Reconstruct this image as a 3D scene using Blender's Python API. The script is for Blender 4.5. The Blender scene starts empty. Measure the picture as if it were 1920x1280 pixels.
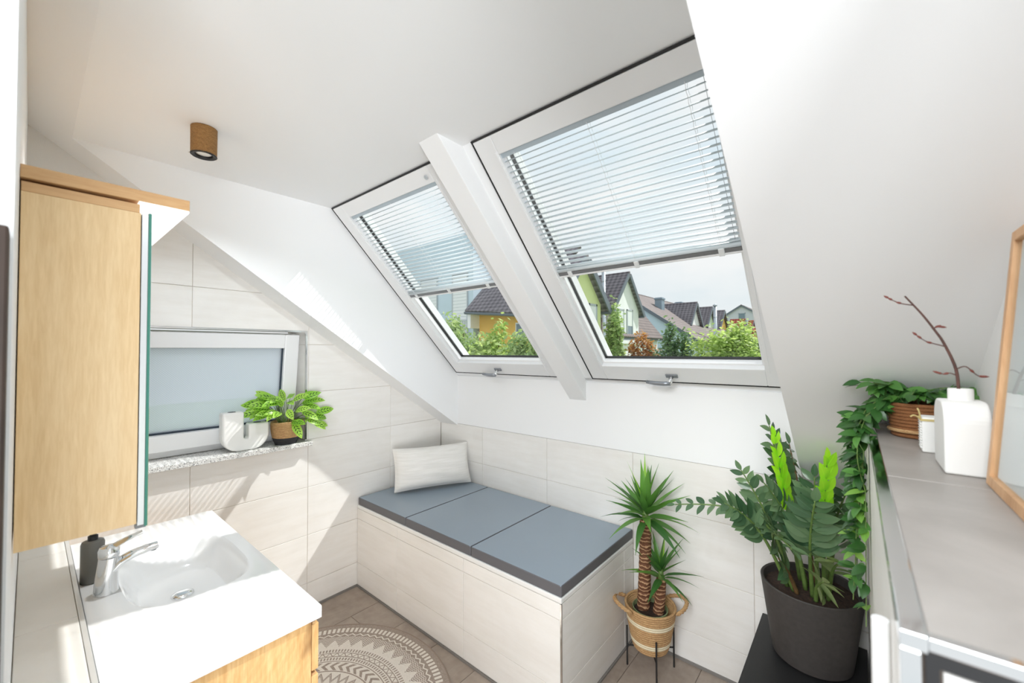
import bpy, bmesh, math, random
from mathutils import Vector, Matrix, Euler
random.seed(7)
D = bpy.data
COL = bpy.context.scene.collection
SC = bpy.context.scene
PI = math.pi

def lin(r, g, b):
    f = lambda c: (c / 255 / 12.92) if c / 255 <= .04045 else ((c / 255 + .055) / 1.055) ** 2.4
    return (f(r), f(g), f(b), 1)

# ------------------------------------------------------------------ camera
CAM = Vector((2.6752, -2.243, 1.6282))
YAW, PITCH, ROLL, FPX = .7005, .0201, -.0026, 763.3
Fw = Vector((-math.sin(YAW) * math.cos(PITCH), math.cos(YAW) * math.cos(PITCH), math.sin(PITCH)))
Rt = Fw.cross(Vector((0, 0, 1))).normalized()
Up = Rt.cross(Fw)
R2 = Rt * math.cos(ROLL) + Up * math.sin(ROLL)
U2 = Up * math.cos(ROLL) - Rt * math.sin(ROLL)
cd = D.cameras.new('camera')
cam = D.objects.new('camera', cd)
COL.objects.link(cam)
m3 = Matrix((R2, U2, -Fw)).transposed()
cam.matrix_world = Matrix.Translation(CAM) @ m3.to_4x4()
cd.sensor_width = 36
cd.lens = FPX / 1920 * 36
cd.shift_y = 2.33 / 1920
cd.clip_start = .02
cd.clip_end = 500
cd.dof.use_dof = True
cd.dof.focus_distance = 2.6
cd.dof.aperture_fstop = 3.5
SC.camera = cam

# ------------------------------------------------------------------ sky, sun, exposure
SUN_DIR = Vector((-.277, -.587, -.761)).normalized()
SUN_STRENGTH = 3.2
SKY_STRENGTH = .74
EXPOSURE = 0.46
HALL_POWER = 470
LANDING_POWER = 335
LAMP_POWER = 22
FILL_LAMP_POWER = 14
w = D.worlds.new('sky')
SC.world = w
w.use_nodes = True
nt = w.node_tree
bg = nt.nodes['Background']
tc = nt.nodes.new('ShaderNodeTexCoord')
sep = nt.nodes.new('ShaderNodeSeparateXYZ')
nt.links.new(tc.outputs['Generated'], sep.inputs[0])
rmp = nt.nodes.new('ShaderNodeValToRGB')
rmp.color_ramp.elements[0].position = 0
rmp.color_ramp.elements[0].color = (.80, .86, .88, 1)
rmp.color_ramp.elements[1].position = .6
rmp.color_ramp.elements[1].color = (.72, .85, .94, 1)
nt.links.new(sep.outputs[2], rmp.inputs[0])
mp = nt.nodes.new('ShaderNodeMapping')
mp.inputs['Scale'].default_value = (1.6, 1.6, 5)
nt.links.new(tc.outputs['Generated'], mp.inputs[0])
nz = nt.nodes.new('ShaderNodeTexNoise')
nz.inputs['Scale'].default_value = 2.2
nz.inputs['Detail'].default_value = 6
nt.links.new(mp.outputs[0], nz.inputs['Vector'])
r2 = nt.nodes.new('ShaderNodeValToRGB')
r2.color_ramp.elements[0].position = .36
r2.color_ramp.elements[1].position = .64
nt.links.new(nz.outputs[0], r2.inputs[0])
mx = nt.nodes.new('ShaderNodeMixRGB')
mx.inputs[2].default_value = (.93, .94, .945, 1)
nt.links.new(r2.outputs[0], mx.inputs[0])
nt.links.new(rmp.outputs[0], mx.inputs[1])
nt.links.new(mx.outputs[0], bg.inputs[0])
bg.inputs[1].default_value = SKY_STRENGTH
sl = D.lights.new('sun', 'SUN')
sun = D.objects.new('sun', sl)
COL.objects.link(sun)
sl.energy = SUN_STRENGTH
sl.angle = math.radians(.55)
sl.color = (1, .985, .96)
sun.rotation_euler = SUN_DIR.to_track_quat('-Z', 'Y').to_euler()
sun.location = (3, 6, 9)
def area_light(name, loc, aim, sx, sy, power, col):
    hl = D.lights.new(name, 'AREA')
    o = D.objects.new(name, hl)
    COL.objects.link(o)
    hl.shape = 'RECTANGLE'; hl.size = sx; hl.size_y = sy
    hl.energy = power; hl.color = col
    o.location = loc
    o.rotation_euler = (Vector(aim) - Vector(loc)).to_track_quat('-Z', 'Y').to_euler()
# added fill lights behind the camera, standing in for daylight from adjoining rooms
area_light('hall_fill', (2.6, -8.0, 4.6), (1.6, -.6, 1.0), 5.4, 3.6, HALL_POWER, (.955, .98, 1))
area_light('landing_fill', (7.6, -5.0, .1), (.3, -1.0, 1.8), 4.6, 2.6, LANDING_POWER, (.95, .975, 1))
vs = SC.view_settings
vs.view_transform = 'Standard'
vs.look = 'None'
vs.exposure = EXPOSURE
vs.gamma = 1
vs.use_curve_mapping = False
SC.cycles.use_denoising = True
SC.cycles.max_bounces = 14
SC.cycles.diffuse_bounces = 9
SC.cycles.glossy_bounces = 5
SC.cycles.transparent_max_bounces = 24
SC.cycles.transmission_bounces = 8
SC.cycles.caustics_reflective = False
SC.cycles.caustics_refractive = False
SC.cycles.sample_clamp_indirect = 6

# ------------------------------------------------------------------ mesh helpers
class MB:
    def __init__(s, T=None):
        s.v = []; s.f = []; s.uv = {}; s.T = T
    def add(s, vs, fs):
        o = len(s.v)
        s.v += [tuple(s.T(*p)) if s.T else tuple(p) for p in vs]
        s.f += [tuple(i + o for i in f) for f in fs]
        return s
    def box(s, x0, x1, y0, y1, z0, z1):
        v = [(x, y, z) for x in (x0, x1) for y in (y0, y1) for z in (z0, z1)]
        return s.add(v, [(0, 1, 3, 2), (4, 6, 7, 5), (0, 4, 5, 1), (2, 3, 7, 6), (0, 2, 6, 4), (1, 5, 7, 3)])
    def prism(s, poly, axis, a, b):
        n = len(poly)
        if axis == 'x': mk = lambda p, t: (t, p[0], p[1])
        elif axis == 'y': mk = lambda p, t: (p[0], t, p[1])
        else: mk = lambda p, t: (p[0], p[1], t)
        v = [mk(p, a) for p in poly] + [mk(p, b) for p in poly]
        f = [tuple(range(n)), tuple(range(2 * n - 1, n - 1, -1))]
        f += [(i, (i + 1) % n, n + (i + 1) % n, n + i) for i in range(n)]
        return s.add(v, f)
    def ring(s, x0, x1, y0, y1, wl, wr, wb, wt, z0, z1):
        s.box(x0, x0 + wl, y0, y1, z0, z1); s.box(x1 - wr, x1, y0, y1, z0, z1)
        s.box(x0 + wl, x1 - wr, y0, y0 + wb, z0, z1); s.box(x0 + wl, x1 - wr, y1 - wt, y1, z0, z1)
        return s
    def tube(s, path, r, n=8, cap=True, sx=1, sy=1):
        P = [Vector(p) for p in path]
        rr = r if isinstance(r, (list, tuple)) else [r] * len(P)
        t0 = (P[1] - P[0]).normalized()
        ref = Vector((0, 0, 1)) if abs(t0.z) < .9 else Vector((1, 0, 0))
        u = t0.cross(ref).normalized()
        vs = []
        for i, p in enumerate(P):
            t = (P[min(i + 1, len(P) - 1)] - P[max(i - 1, 0)]).normalized()
            u = (u - t * u.dot(t)).normalized()
            w_ = t.cross(u)
            for k in range(n):
                a = 2 * PI * k / n
                vs.append(p + u * math.cos(a) * rr[i] * sx + w_ * math.sin(a) * rr[i] * sy)
        fs = []
        for i in range(len(P) - 1):
            for k in range(n):
                k2 = (k + 1) % n
                fs.append((i * n + k, i * n + k2, (i + 1) * n + k2, (i + 1) * n + k))
        if cap:
            fs.append(tuple(range(n - 1, -1, -1)))
            fs.append(tuple((len(P) - 1) * n + k for k in range(n)))
        return s.add(vs, fs)
    def lathe(s, prof, n=32, c=(0, 0, 0), cap0=True, cap1=True):
        vs = []
        for r, z in prof:
            for k in range(n):
                a = 2 * PI * k / n
                vs.append((c[0] + r * math.cos(a), c[1] + r * math.sin(a), c[2] + z))
        fs = []
        for i in range(len(prof) - 1):
            for k in range(n):
                k2 = (k + 1) % n
                fs.append((i * n + k, i * n + k2, (i + 1) * n + k2, (i + 1) * n + k))
        if cap0: fs.append(tuple(range(n - 1, -1, -1)))
        if cap1: fs.append(tuple((len(prof) - 1) * n + k for k in range(n)))
        return s.add(vs, fs)
    def torus(s, c, R, r, n=28, m=8, sx=1, sy=1, a0=0, a1=2 * PI):
        pts = []
        full = abs(a1 - a0 - 2 * PI) < 1e-6
        for i in range(n + (0 if full else 1)):
            a = a0 + (a1 - a0) * i / n
            pts.append((c[0] + R * sx * math.cos(a), c[1] + R * sy * math.sin(a), c[2]))
        vs = []
        for i, p in enumerate(pts):
            a = a0 + (a1 - a0) * i / n
            for k in range(m):
                b = 2 * PI * k / m
                vs.append((p[0] + r * math.cos(b) * math.cos(a), p[1] + r * math.cos(b) * math.sin(a), p[2] + r * math.sin(b)))
        fs = []
        N = len(pts)
        for i in range(N if full else N - 1):
            j = (i + 1) % N
            for k in range(m):
                k2 = (k + 1) % m
                fs.append((i * m + k, j * m + k, j * m + k2, i * m + k2))
        return s.add(vs, fs)
    def mesh(s, name, mat, smooth=False):
        me = D.meshes.new(name)
        me.from_pydata(s.v, [], s.f)
        bm = bmesh.new(); bm.from_mesh(me)
        bmesh.ops.recalc_face_normals(bm, faces=bm.faces)
        bm.to_mesh(me); bm.free()
        if smooth:
            me.polygons.foreach_set('use_smooth', [True] * len(me.polygons))
        me.materials.append(mat)
        me.update()
        return me
    def build(s, name, mat, parent=None, smooth=False, bevel=0, auto=None, seg=2):
        o = D.objects.new(name, s.mesh(name, mat, smooth or auto is not None))
        COL.objects.link(o)
        if auto is not None:
            me = o.data
            bm = bmesh.new(); bm.from_mesh(me)
            for e in bm.edges:
                if len(e.link_faces) == 2 and e.calc_face_angle(0) > auto: e.smooth = False
            bm.to_mesh(me); bm.free()
        if bevel:
            md = o.modifiers.new('bevel', 'BEVEL')
            md.width = bevel; md.segments = seg; md.limit_method = 'ANGLE'; md.angle_limit = .6
        if parent is not None: par(o, parent)
        return o

def world_of(p):
    return p.get('_w') if False else WORLD.get(p.name, Matrix.Identity(4))
WORLD = {}
def par(o, p):
    o.parent = p
    o.matrix_parent_inverse = WORLD.get(p.name, Matrix.Identity(4)).inverted()

def thing(name, label, cat, loc=(0, 0, 0), group=None, kind=None):
    o = D.objects.new(name, None)
    o.empty_display_size = .05
    COL.objects.link(o)
    o.location = loc
    WORLD[o.name] = Matrix.Translation(loc)
    tag(o, label, cat, group, kind)
    return o
def tag(o, label=None, cat=None, group=None, kind=None):
    if label: o['label'] = label
    if cat: o['category'] = cat
    if group: o['group'] = group
    if kind: o['kind'] = kind
    return o
def inst(name, me, parent, M):
    """part that shares mesh data; M is its world matrix at build time"""
    o = D.objects.new(name, me)
    COL.objects.link(o)
    par(o, parent)
    o.matrix_basis = M
    return o

# ------------------------------------------------------------------ material helpers
MATS = {}
class NG:
    def __init__(s, nt): s.nt = nt
    def n(s, t, **kw):
        x = s.nt.nodes.new(t)
        for k, v in kw.items(): setattr(x, k, v)
        return x
    def link(s, a, b): s.nt.links.new(a, b)
    def m(s, op, a, b=None, c=None):
        x = s.nt.nodes.new('ShaderNodeMath'); x.operation = op
        for i, q in enumerate((a, b, c)):
            if q is None: continue
            if isinstance(q, (int, float)): x.inputs[i].default_value = q
            else: s.nt.links.new(q, x.inputs[i])
        return x.outputs[0]
    def mix(s, f, a, b, mode='MIX'):
        x = s.nt.nodes.new('ShaderNodeMixRGB'); x.blend_type = mode
        for i, q in enumerate((f, a, b)):
            if isinstance(q, (int, float)): x.inputs[i].default_value = q
            elif isinstance(q, (tuple, list)): x.inputs[i].default_value = q
            else: s.nt.links.new(q, x.inputs[i])
        return x.outputs[0]
    def noise(s, vec, scale, detail=4, rough=.5, dist=0):
        x = s.nt.nodes.new('ShaderNodeTexNoise')
        x.inputs['Scale'].default_value = scale; x.inputs['Detail'].default_value = detail
        x.inputs['Roughness'].default_value = rough; x.inputs['Distortion'].default_value = dist
        if vec is not None: s.nt.links.new(vec, x.inputs['Vector'])
        return x.outputs[0]
    def ramp(s, f, stops):
        x = s.nt.nodes.new('ShaderNodeValToRGB')
        el = x.color_ramp.elements
        while len(el) < len(stops): el.new(.5)
        for e, (p, c) in zip(el, stops):
            e.position = p; e.color = c if isinstance(c, (tuple, list)) else (c, c, c, 1)
        s.nt.links.new(f, x.inputs[0])
        return x.outputs[0]
    def mapping(s, vec, scale=(1, 1, 1), rot=(0, 0, 0), loc=(0, 0, 0)):
        x = s.nt.nodes.new('ShaderNodeMapping')
        x.inputs['Scale'].default_value = scale; x.inputs['Rotation'].default_value = rot; x.inputs['Location'].default_value = loc
        s.nt.links.new(vec, x.inputs[0])
        return x.outputs[0]

def new_mat(name):
    mt = D.materials.new(name); mt.use_nodes = True
    g = NG(mt.node_tree)
    b = mt.node_tree.nodes['Principled BSDF']
    MATS[name] = mt
    return mt, g, b
def coords(g, kind='Object', rand=False):
    t = g.n('ShaderNodeTexCoord').outputs[kind]
    if rand:
        oi = g.n('ShaderNodeObjectInfo').outputs['Random']
        cmb = g.n('ShaderNodeCombineXYZ')
        for i, k in enumerate((37., 91., 53.)): g.link(g.m('MULTIPLY', oi, k), cmb.inputs[i])
        va = g.n('ShaderNodeVectorMath', operation='ADD')
        g.link(t, va.inputs[0]); g.link(cmb.outputs[0], va.inputs[1])
        t = va.outputs[0]
    return t
def bump(g, b, h, strength=.3, dist=.002):
    x = g.n('ShaderNodeBump'); x.inputs['Strength'].default_value = strength; x.inputs['Distance'].default_value = dist
    g.link(h, x.inputs['Height']); g.link(x.outputs[0], b.inputs['Normal'])
def simple(name, c, rough=.5, metal=0, noise=0, nscale=20, bmp=0, bscale=200, spec=.5, stretch=(1, 1, 1)):
    mt, g, b = new_mat(name)
    b.inputs['Roughness'].default_value = rough
    b.inputs['Metallic'].default_value = metal
    b.inputs['Specular IOR Level'].default_value = spec
    t = g.mapping(coords(g), stretch)
    if noise:
        f = g.noise(t, nscale, 5)
        lo = tuple(x * (1 - noise) for x in c[:3]) + (1,)
        hi = tuple(min(1, x * (1 + noise)) for x in c[:3]) + (1,)
        g.link(g.ramp(f, [(.3, lo), (.7, hi)]), b.inputs['Base Color'])
    else:
        b.inputs['Base Color'].default_value = c
    if bmp:
        bump(g, b, g.noise(t, bscale, 3), bmp)
    return mt

M = MATS
simple('paint_white', (.90, .905, .91, 1), .75, bmp=.06, bscale=500)
simple('plaster', (.82, .82, .81, 1), .85, bmp=.5, bscale=260)
simple('window_white', (.84, .845, .85, 1), .3)
simple('gasket_black', (.012, .012, .013, 1), .5)
simple('grout', lin(205, 198, 188), .9)
simple('floor_grout', lin(120, 108, 98), .9)
simple('chrome', (.86, .87, .88, 1), .08, 1)
simple('alu', (.68, .69, .70, 1), .28, 1)
simple('sealant', lin(128, 124, 120), .6)
simple('acrylic', (.84, .835, .82, 1), .22)
simple('pad_blue', lin(140, 154, 167), .3, noise=.03, nscale=3, spec=.8)  # base colour lightened to stand in for window sheen on the pad tops
simple('pad_side', lin(98, 98, 102), .5)
simple('ceramic', (.86, .86, .86, 1), .12)
simple('soap_grey', lin(118, 116, 110), .4, .3)
simple('black_matte', (.012, .012, .013, 1), .5, noise=.3, nscale=300)
simple('black_metal', (.015, .015, .016, 1), .4, 0)
simple('pot_dark', lin(62, 58, 56), .62, noise=.12, nscale=60, bmp=.1)
simple('soil', lin(52, 36, 28), .95, noise=.6, nscale=90, bmp=1, bscale=130)
simple('vase_white', (.82, .815, .79, 1), .8, bmp=.08, bscale=300)
simple('handle_grey', lin(150, 154, 160), .35, .7)
simple('slat', lin(224, 233, 237), .35)
simple('rail_light', lin(176, 188, 196), .4)
simple('trim_metal', (.78, .78, .77, 1), .3, .5)
simple('rail_dark', lin(128, 130, 132), .4, .3)
simple('cord_white', (.85, .85, .85, 1), .8)
simple('clear_clip', (.8, .82, .82, 1), .2)
simple('pot_green', lin(126, 140, 100), .5)
simple('twig', lin(88, 58, 50), .6, noise=.3, nscale=60)
simple('bud', lin(120, 62, 52), .6)
simple('picture_paper', (.80, .805, .81, 1), .6)
simple('ink', lin(165, 165, 168), .7)
simple('rope', lin(196, 178, 120), .9)
simple('dark_brown', lin(52, 38, 30), .6, noise=.4, nscale=8)
simple('lamp_lens', (.85, .85, .83, 1), .3)
mt = simple('led_panel', (.9, .9, .9, 1), .5)
mt.node_tree.nodes['Principled BSDF'].inputs['Emission Color'].default_value = (1, .99, .97, 1)
mt.node_tree.nodes['Principled BSDF'].inputs['Emission Strength'].default_value = .8
simple('hedge_trunk', lin(96, 80, 64), .9)

def m_tile():
    mt, g, b = new_mat('tile')
    t = coords(g, rand=True)
    f = g.noise(g.mapping(t, (2, 2, 2)), 1.1, 6, .6, .6)
    f2 = g.noise(g.mapping(t, (1.2, 1.2, 9)), 2.6, 5, .65)
    c = g.ramp(f, [(.28, lin(228, 225, 220)), (.55, lin(238, 236, 232)), (.8, lin(243, 241, 238))])
    c2 = g.ramp(f2, [(.3, lin(231, 227, 221)), (.6, lin(243, 241, 238))])
    g.link(g.mix(.45, c, c2), b.inputs['Base Color'])
    b.inputs['Roughness'].default_value = .38
m_tile()
def m_floor():
    mt, g, b = new_mat('floor_tile')
    t = coords(g, rand=True)
    f = g.noise(g.mapping(t, (3, 1, 1)), 2, 6, .6, .5)
    f2 = g.noise(t, 26, 4)
    c = g.ramp(f, [(.28, lin(142, 128, 117)), (.55, lin(165, 152, 141)), (.8, lin(178, 166, 155))])
    g.link(g.mix(.25, c, g.ramp(f2, [(.3, lin(130, 115, 102)), (.7, lin(180, 166, 152))])), b.inputs['Base Color'])
    b.inputs['Roughness'].default_value = .45
m_floor()
def m_grey():
    mt, g, b = new_mat('ledge_tile')
    t = coords(g, rand=True)
    f = g.noise(t, 5, 6, .6, .4)
    g.link(g.ramp(f, [(.3, lin(146, 140, 135)), (.7, lin(172, 166, 161))]), b.inputs['Base Color'])
    b.inputs['Roughness'].default_value = .42
m_grey()
def m_wood(name, a, bb, cc, axis='z', sc=1.0, knots=False):
    mt, g, b = new_mat(name)
    t = coords(g, rand=True)
    st = {'z': (7, 7, .7), 'x': (.7, 7, 7), 'y': (7, .7, 7)}[axis]
    f = g.noise(g.mapping(t, tuple(x * sc for x in st)), 2.2, 8, .62, 1.2)
    f2 = g.noise(g.mapping(t, tuple(x * 6 * sc for x in st)), 4, 4, .6, .3)
    c = g.ramp(f, [(.25, a), (.5, bb), (.78, cc)])
    c = g.mix(.35, c, g.ramp(f2, [(.35, a), (.65, cc)]))
    if knots:
        k = g.noise(g.mapping(t, (9, 9, 5)), 1.1, 2, .4)
        c = g.mix(g.ramp(k, [(.59, 0.), (.67, .8)]), c, lin(128, 84, 44))
    g.link(c, b.inputs['Base Color'])
    b.inputs['Roughness'].default_value = .5
    bump(g, b, f2, .08, .001)
m_wood('oak', lin(211, 177, 128), lin(228, 197, 150), lin(238, 213, 171))
m_wood('oak_edge', lin(190, 146, 98), lin(205, 164, 116), lin(216, 178, 130), 'y')
m_wood('oak_rustic', lin(196, 146, 88), lin(220, 178, 120), lin(234, 200, 146), 'z', 1.2, True)
m_wood('frame_wood', lin(190, 140, 96), lin(214, 168, 124), lin(226, 186, 144))
def m_granite():
    mt, g, b = new_mat('granite')
    t = coords(g)
    v = g.n('ShaderNodeTexVoronoi'); v.inputs['Scale'].default_value = 260
    g.link(t, v.inputs['Vector'])
    sepc = g.n('ShaderNodeSeparateColor'); g.link(v.outputs['Color'], sepc.inputs[0])
    c = g.ramp(sepc.outputs[0], [(.0, lin(120, 120, 120)), (.16, lin(150, 150, 148)), (.3, lin(205, 204, 202)), (.7, lin(232, 231, 228))])
    g.link(c, b.inputs['Base Color']); b.inputs['Roughness'].default_value = .3
m_granite()
def m_glass(name, tint, ior=1.35):
    mt, g, b = new_mat(name)
    nt = mt.node_tree; nt.nodes.remove(b)
    out = nt.nodes['Material Output']
    tr = g.n('ShaderNodeBsdfTransparent'); tr.inputs[0].default_value = tint
    gl = g.n('ShaderNodeBsdfGlossy'); gl.inputs['Roughness'].default_value = .0
    fr = g.n('ShaderNodeFresnel'); fr.inputs[0].default_value = ior
    mxs = g.n('ShaderNodeMixShader')
    bf = g.n('ShaderNodeNewGeometry').outputs['Backfacing']
    g.link(g.m('MULTIPLY', fr.outputs[0], g.m('SUBTRACT', 1, bf)), mxs.inputs[0]); g.link(tr.outputs[0], mxs.inputs[1]); g.link(gl.outputs[0], mxs.inputs[2])
    g.link(mxs.outputs[0], out.inputs[0])
m_glass('glass', (.985, .992, .99, 1), 1.25)
m_glass('picture_glass', (.96, .98, .98, 1), 1.45)
def m_obscure():
    mt, g, b = new_mat('obscure_glass')
    nt = mt.node_tree
    out = nt.nodes['Material Output']
    t = coords(g)
    s_ = g.n('ShaderNodeSeparateXYZ'); g.link(t, s_.inputs[0])
    k = 2 * PI / .0115
    hy = g.m('SINE', g.m('MULTIPLY', s_.outputs[1], k)); hz = g.m('SINE', g.m('MULTIPLY', s_.outputs[2], k))
    h = g.m('MULTIPLY', hy, hz)
    b.inputs['Base Color'].default_value = lin(226, 234, 242)
    b.inputs['Roughness'].default_value = .18
    bump(g, b, h, .5, .0015)
    tl = g.n('ShaderNodeBsdfTranslucent')
    g.link(g.ramp(h, [(.2, (.80, .84, .89, 1)), (.62, (1, 1, 1, 1))]), tl.inputs[0])
    tp = g.n('ShaderNodeBsdfTransparent'); tp.inputs[0].default_value = (.9, .92, .95, 1)
    m1 = g.n('ShaderNodeMixShader'); m1.inputs[0].default_value = .42
    g.link(tl.outputs[0], m1.inputs[1]); g.link(tp.outputs[0], m1.inputs[2])
    m2 = g.n('ShaderNodeMixShader'); m2.inputs[0].default_value = .22
    g.link(m1.outputs[0], m2.inputs[1]); g.link(b.outputs[0], m2.inputs[2])
    g.link(m2.outputs[0], out.inputs[0])
m_obscure()
def m_leaf(name, a, bb, rough=.35, transl=.35, pattern=None, tcol=None):
    """leaf: principled + translucent, colour varies from leaf to leaf"""
    mt, g, b = new_mat(name)
    out = mt.node_tree.nodes['Material Output']
    oi = g.n('ShaderNodeObjectInfo').outputs['Random']
    uv = g.n('ShaderNodeTexCoord').outputs['UV']
    s_ = g.n('ShaderNodeSeparateXYZ'); g.link(uv, s_.inputs[0])
    c = g.mix(oi, a, bb)
    ax = g.m('ABSOLUTE', g.m('SUBTRACT', s_.outputs[0], .5))
    mid = g.m('LESS_THAN', ax, .03)
    hi = tuple(min(1, x * 1.5 + .02) for x in a[:3]) + (1,)
    c = g.mix(g.m('MULTIPLY', mid, .6), c, hi)
    if pattern:
        # dark feather strokes either side of the midrib
        ph = g.m('SUBTRACT', g.m('MULTIPLY', s_.outputs[1], 6.5), g.m('MULTIPLY', ax, 3.2))
        fr = g.m('FRACT', ph)
        stroke = g.m('LESS_THAN', g.m('ABSOLUTE', g.m('SUBTRACT', fr, .5)), .2)
        band = g.m('MULTIPLY', g.m('GREATER_THAN', ax, .05), g.m('LESS_THAN', ax, .27))
        ends = g.m('MULTIPLY', g.m('GREATER_THAN', s_.outputs[1], .1), g.m('LESS_THAN', s_.outputs[1], .88))
        c = g.mix(g.m('MULTIPLY', g.m('MULTIPLY', stroke, band), ends), c, pattern)
    g.link(c, b.inputs['Base Color'])
    b.inputs['Roughness'].default_value = rough
    tl = g.n('ShaderNodeBsdfTranslucent')
    g.link(g.mix(1., c, tcol or (1.5, 1.6, .7, 1), 'MULTIPLY'), tl.inputs[0])
    m2 = g.n('ShaderNodeMixShader'); m2.inputs[0].default_value = transl
    g.link(b.outputs[0], m2.inputs[1]); g.link(tl.outputs[0], m2.inputs[2])
    g.link(m2.outputs[0], out.inputs[0])
m_leaf('leaf_calathea', lin(140, 192, 66), lin(180, 216, 100), .35, .3, lin(28, 72, 30))
m_leaf('leaf_yucca', lin(62, 108, 54), lin(112, 162, 74), .35, .25)
m_leaf('leaf_yucca_young', lin(140, 190, 70), lin(160, 206, 90), .4, .35)
m_leaf('leaf_zz', lin(60, 92, 64), lin(112, 140, 102), .18, .15)
m_leaf('leaf_zz_bright', lin(150, 214, 40), lin(178, 232, 60), .4, .4)
m_leaf('leaf_zz_pale', lin(128, 150, 104), lin(160, 176, 128), .35, .25)
m_leaf('leaf_ivy', lin(46, 88, 42), lin(92, 144, 66), .35, .2)
m_leaf('leaf_ivy_light', lin(110, 164, 70), lin(150, 192, 90), .4, .3)
simple('stem_green', lin(98, 124, 62), .5, noise=.2, nscale=40)
simple('stem_brown', lin(110, 84, 52), .6, noise=.25, nscale=60)
def m_trunk():
    mt, g, b = new_mat('yucca_trunk')
    t = coords(g)
    s_ = g.n('ShaderNodeSeparateXYZ'); g.link(t, s_.inputs[0])
    wv = g.m('SINE', g.m('ADD', g.m('MULTIPLY', s_.outputs[2], 300), g.m('MULTIPLY', g.noise(t, 40, 3), 9)))
    c = g.ramp(wv, [(.0, lin(104, 66, 44)), (.55, lin(136, 92, 62)), (.92, lin(190, 152, 116))])
    g.link(c, b.inputs['Base Color']); b.inputs['Roughness'].default_value = .8
    bump(g, b, wv, .5, .003)
m_trunk()
def m_weave(name, a, bb, k=420):
    mt, g, b = new_mat(name)
    t = coords(g)
    f = g.noise(g.mapping(t, (1, 1, 3.4)), 70, 5, .8)
    f2 = g.noise(t, k, 2)
    c = g.ramp(f, [(.3, a), (.7, bb)])
    g.link(g.mix(.35, c, g.ramp(f2, [(.35, a), (.65, bb)])), b.inputs['Base Color'])
    b.inputs['Roughness'].default_value = .85
    bump(g, b, f2, .6, .003)
m_weave('jute', lin(146, 102, 60), lin(222, 184, 134))
m_weave('jute_cream', lin(222, 206, 172), lin(238, 226, 198))
m_weave('jute_black', lin(36, 36, 38), lin(60, 60, 62))
m_weave('jute_dark', lin(112, 70, 40), lin(156, 104, 62))
m_weave('burlap', lin(104, 70, 34), lin(178, 134, 80), 520)
def m_linen():
    mt, g, b = new_mat('linen')
    t = coords(g)
    f = g.noise(g.mapping(t, (3, 3, 60)), 2.5, 4, .6)
    f2 = g.noise(t, 420, 2)
    c = g.ramp(f, [(.3, lin(229, 226, 220)), (.7, lin(242, 239, 235))])
    g.link(c, b.inputs['Base Color']); b.inputs['Roughness'].default_value = .95
    bump(g, b, g.m('ADD', f, g.m('MULTIPLY', f2, .5)), .35, .003)
m_linen()

# ================================================================== THE ROOM
SL0, SLT = 1.031, .693                    # sloped ceiling: z = SL0 - SLT*y
KZ, KT = 1.4426, 1.025                    # roof window plane: z = KZ - KT*y
CZ = 2.514
XS, XR, XW = .205, 2.49, 2.90             # recess left cheek, recess right cheek, right wall
YC = -2.26                                # near-left wall
TW, TH = .602, .302
ZR = .1616
slope = lambda y: SL0 - SLT * y
kpl = lambda y: KZ - KT * y

def S(name, mb, mat, label, cat, **kw):
    o = mb.build(name, M[mat], None, **kw)
    tag(o, label, cat, kind='structure')
    return o

# ---- tiles: every tile is its own object, equal rectangles share one mesh
TILE_MESH = {}
def clip(poly, a, b, c):
    """keep a*u+b*v<=c"""
    out = []
    n = len(poly)
    for i in range(n):
        p, q = poly[i], poly[(i + 1) % n]
        dp, dq = a * p[0] + b * p[1] - c, a * q[0] + b * q[1] - c
        if dp <= 0: out.append(p)
        if (dp < 0 < dq) or (dq < 0 < dp):
            t = dp / (dp - dq)
            out.append((p[0] + t * (q[0] - p[0]), p[1] + t * (q[1] - p[1])))
    return out
def area(poly):
    return abs(sum(poly[i][0] * poly[(i + 1) % len(poly)][1] - poly[(i + 1) % len(poly)][0] * poly[i][1] for i in range(len(poly)))) / 2
def tile(parent, poly, plane, th=.008, mat='tile', name='tile'):
    """plane: (axis, front coordinate, direction of the front normal)"""
    ax, d0, sg = plane
    if len(poly) < 3 or area(poly) < .0006: return
    u0 = min(p[0] for p in poly); v0 = min(p[1] for p in poly)
    loc = [(round(p[0] - u0, 4), round(p[1] - v0, 4)) for p in poly]
    key = (ax, sg, mat, th, tuple(loc))
    if key not in TILE_MESH:
        mb = MB()
        n = len(loc)
        cx = sum(p[0] for p in loc) / n; cy = sum(p[1] for p in loc) / n
        e = .0012
        def ins(p):
            dx, dy = p[0] - cx, p[1] - cy
            return (p[0] - math.copysign(min(e, abs(dx)), dx), p[1] - math.copysign(min(e, abs(dy)), dy))
        L = [[(p, -th) for p in loc], [(p, -e) for p in loc], [(ins(p), 0) for p in loc]]
        def mk(p, d):
            d *= sg
            return (d, p[0], p[1]) if ax == 'x' else (p[0], d, p[1]) if ax == 'y' else (p[0], p[1], d)
        vs = [mk(p, d) for r in L for p, d in r]
        fs = [tuple(range(n)), tuple(range(3 * n - 1, 2 * n - 1, -1))]
        for k in (0, 1):
            fs += [(k * n + i, k * n + (i + 1) % n, (k + 1) * n + (i + 1) % n, (k + 1) * n + i) for i in range(n)]
        mb.add(vs, fs)
        TILE_MESH[key] = mb.mesh(name, M[mat])
    p = {'x': (d0, u0, v0), 'y': (u0, d0, v0), 'z': (u0, v0, d0)}[ax]
    return inst(name, TILE_MESH[key], parent, Matrix.Translation(p))
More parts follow.
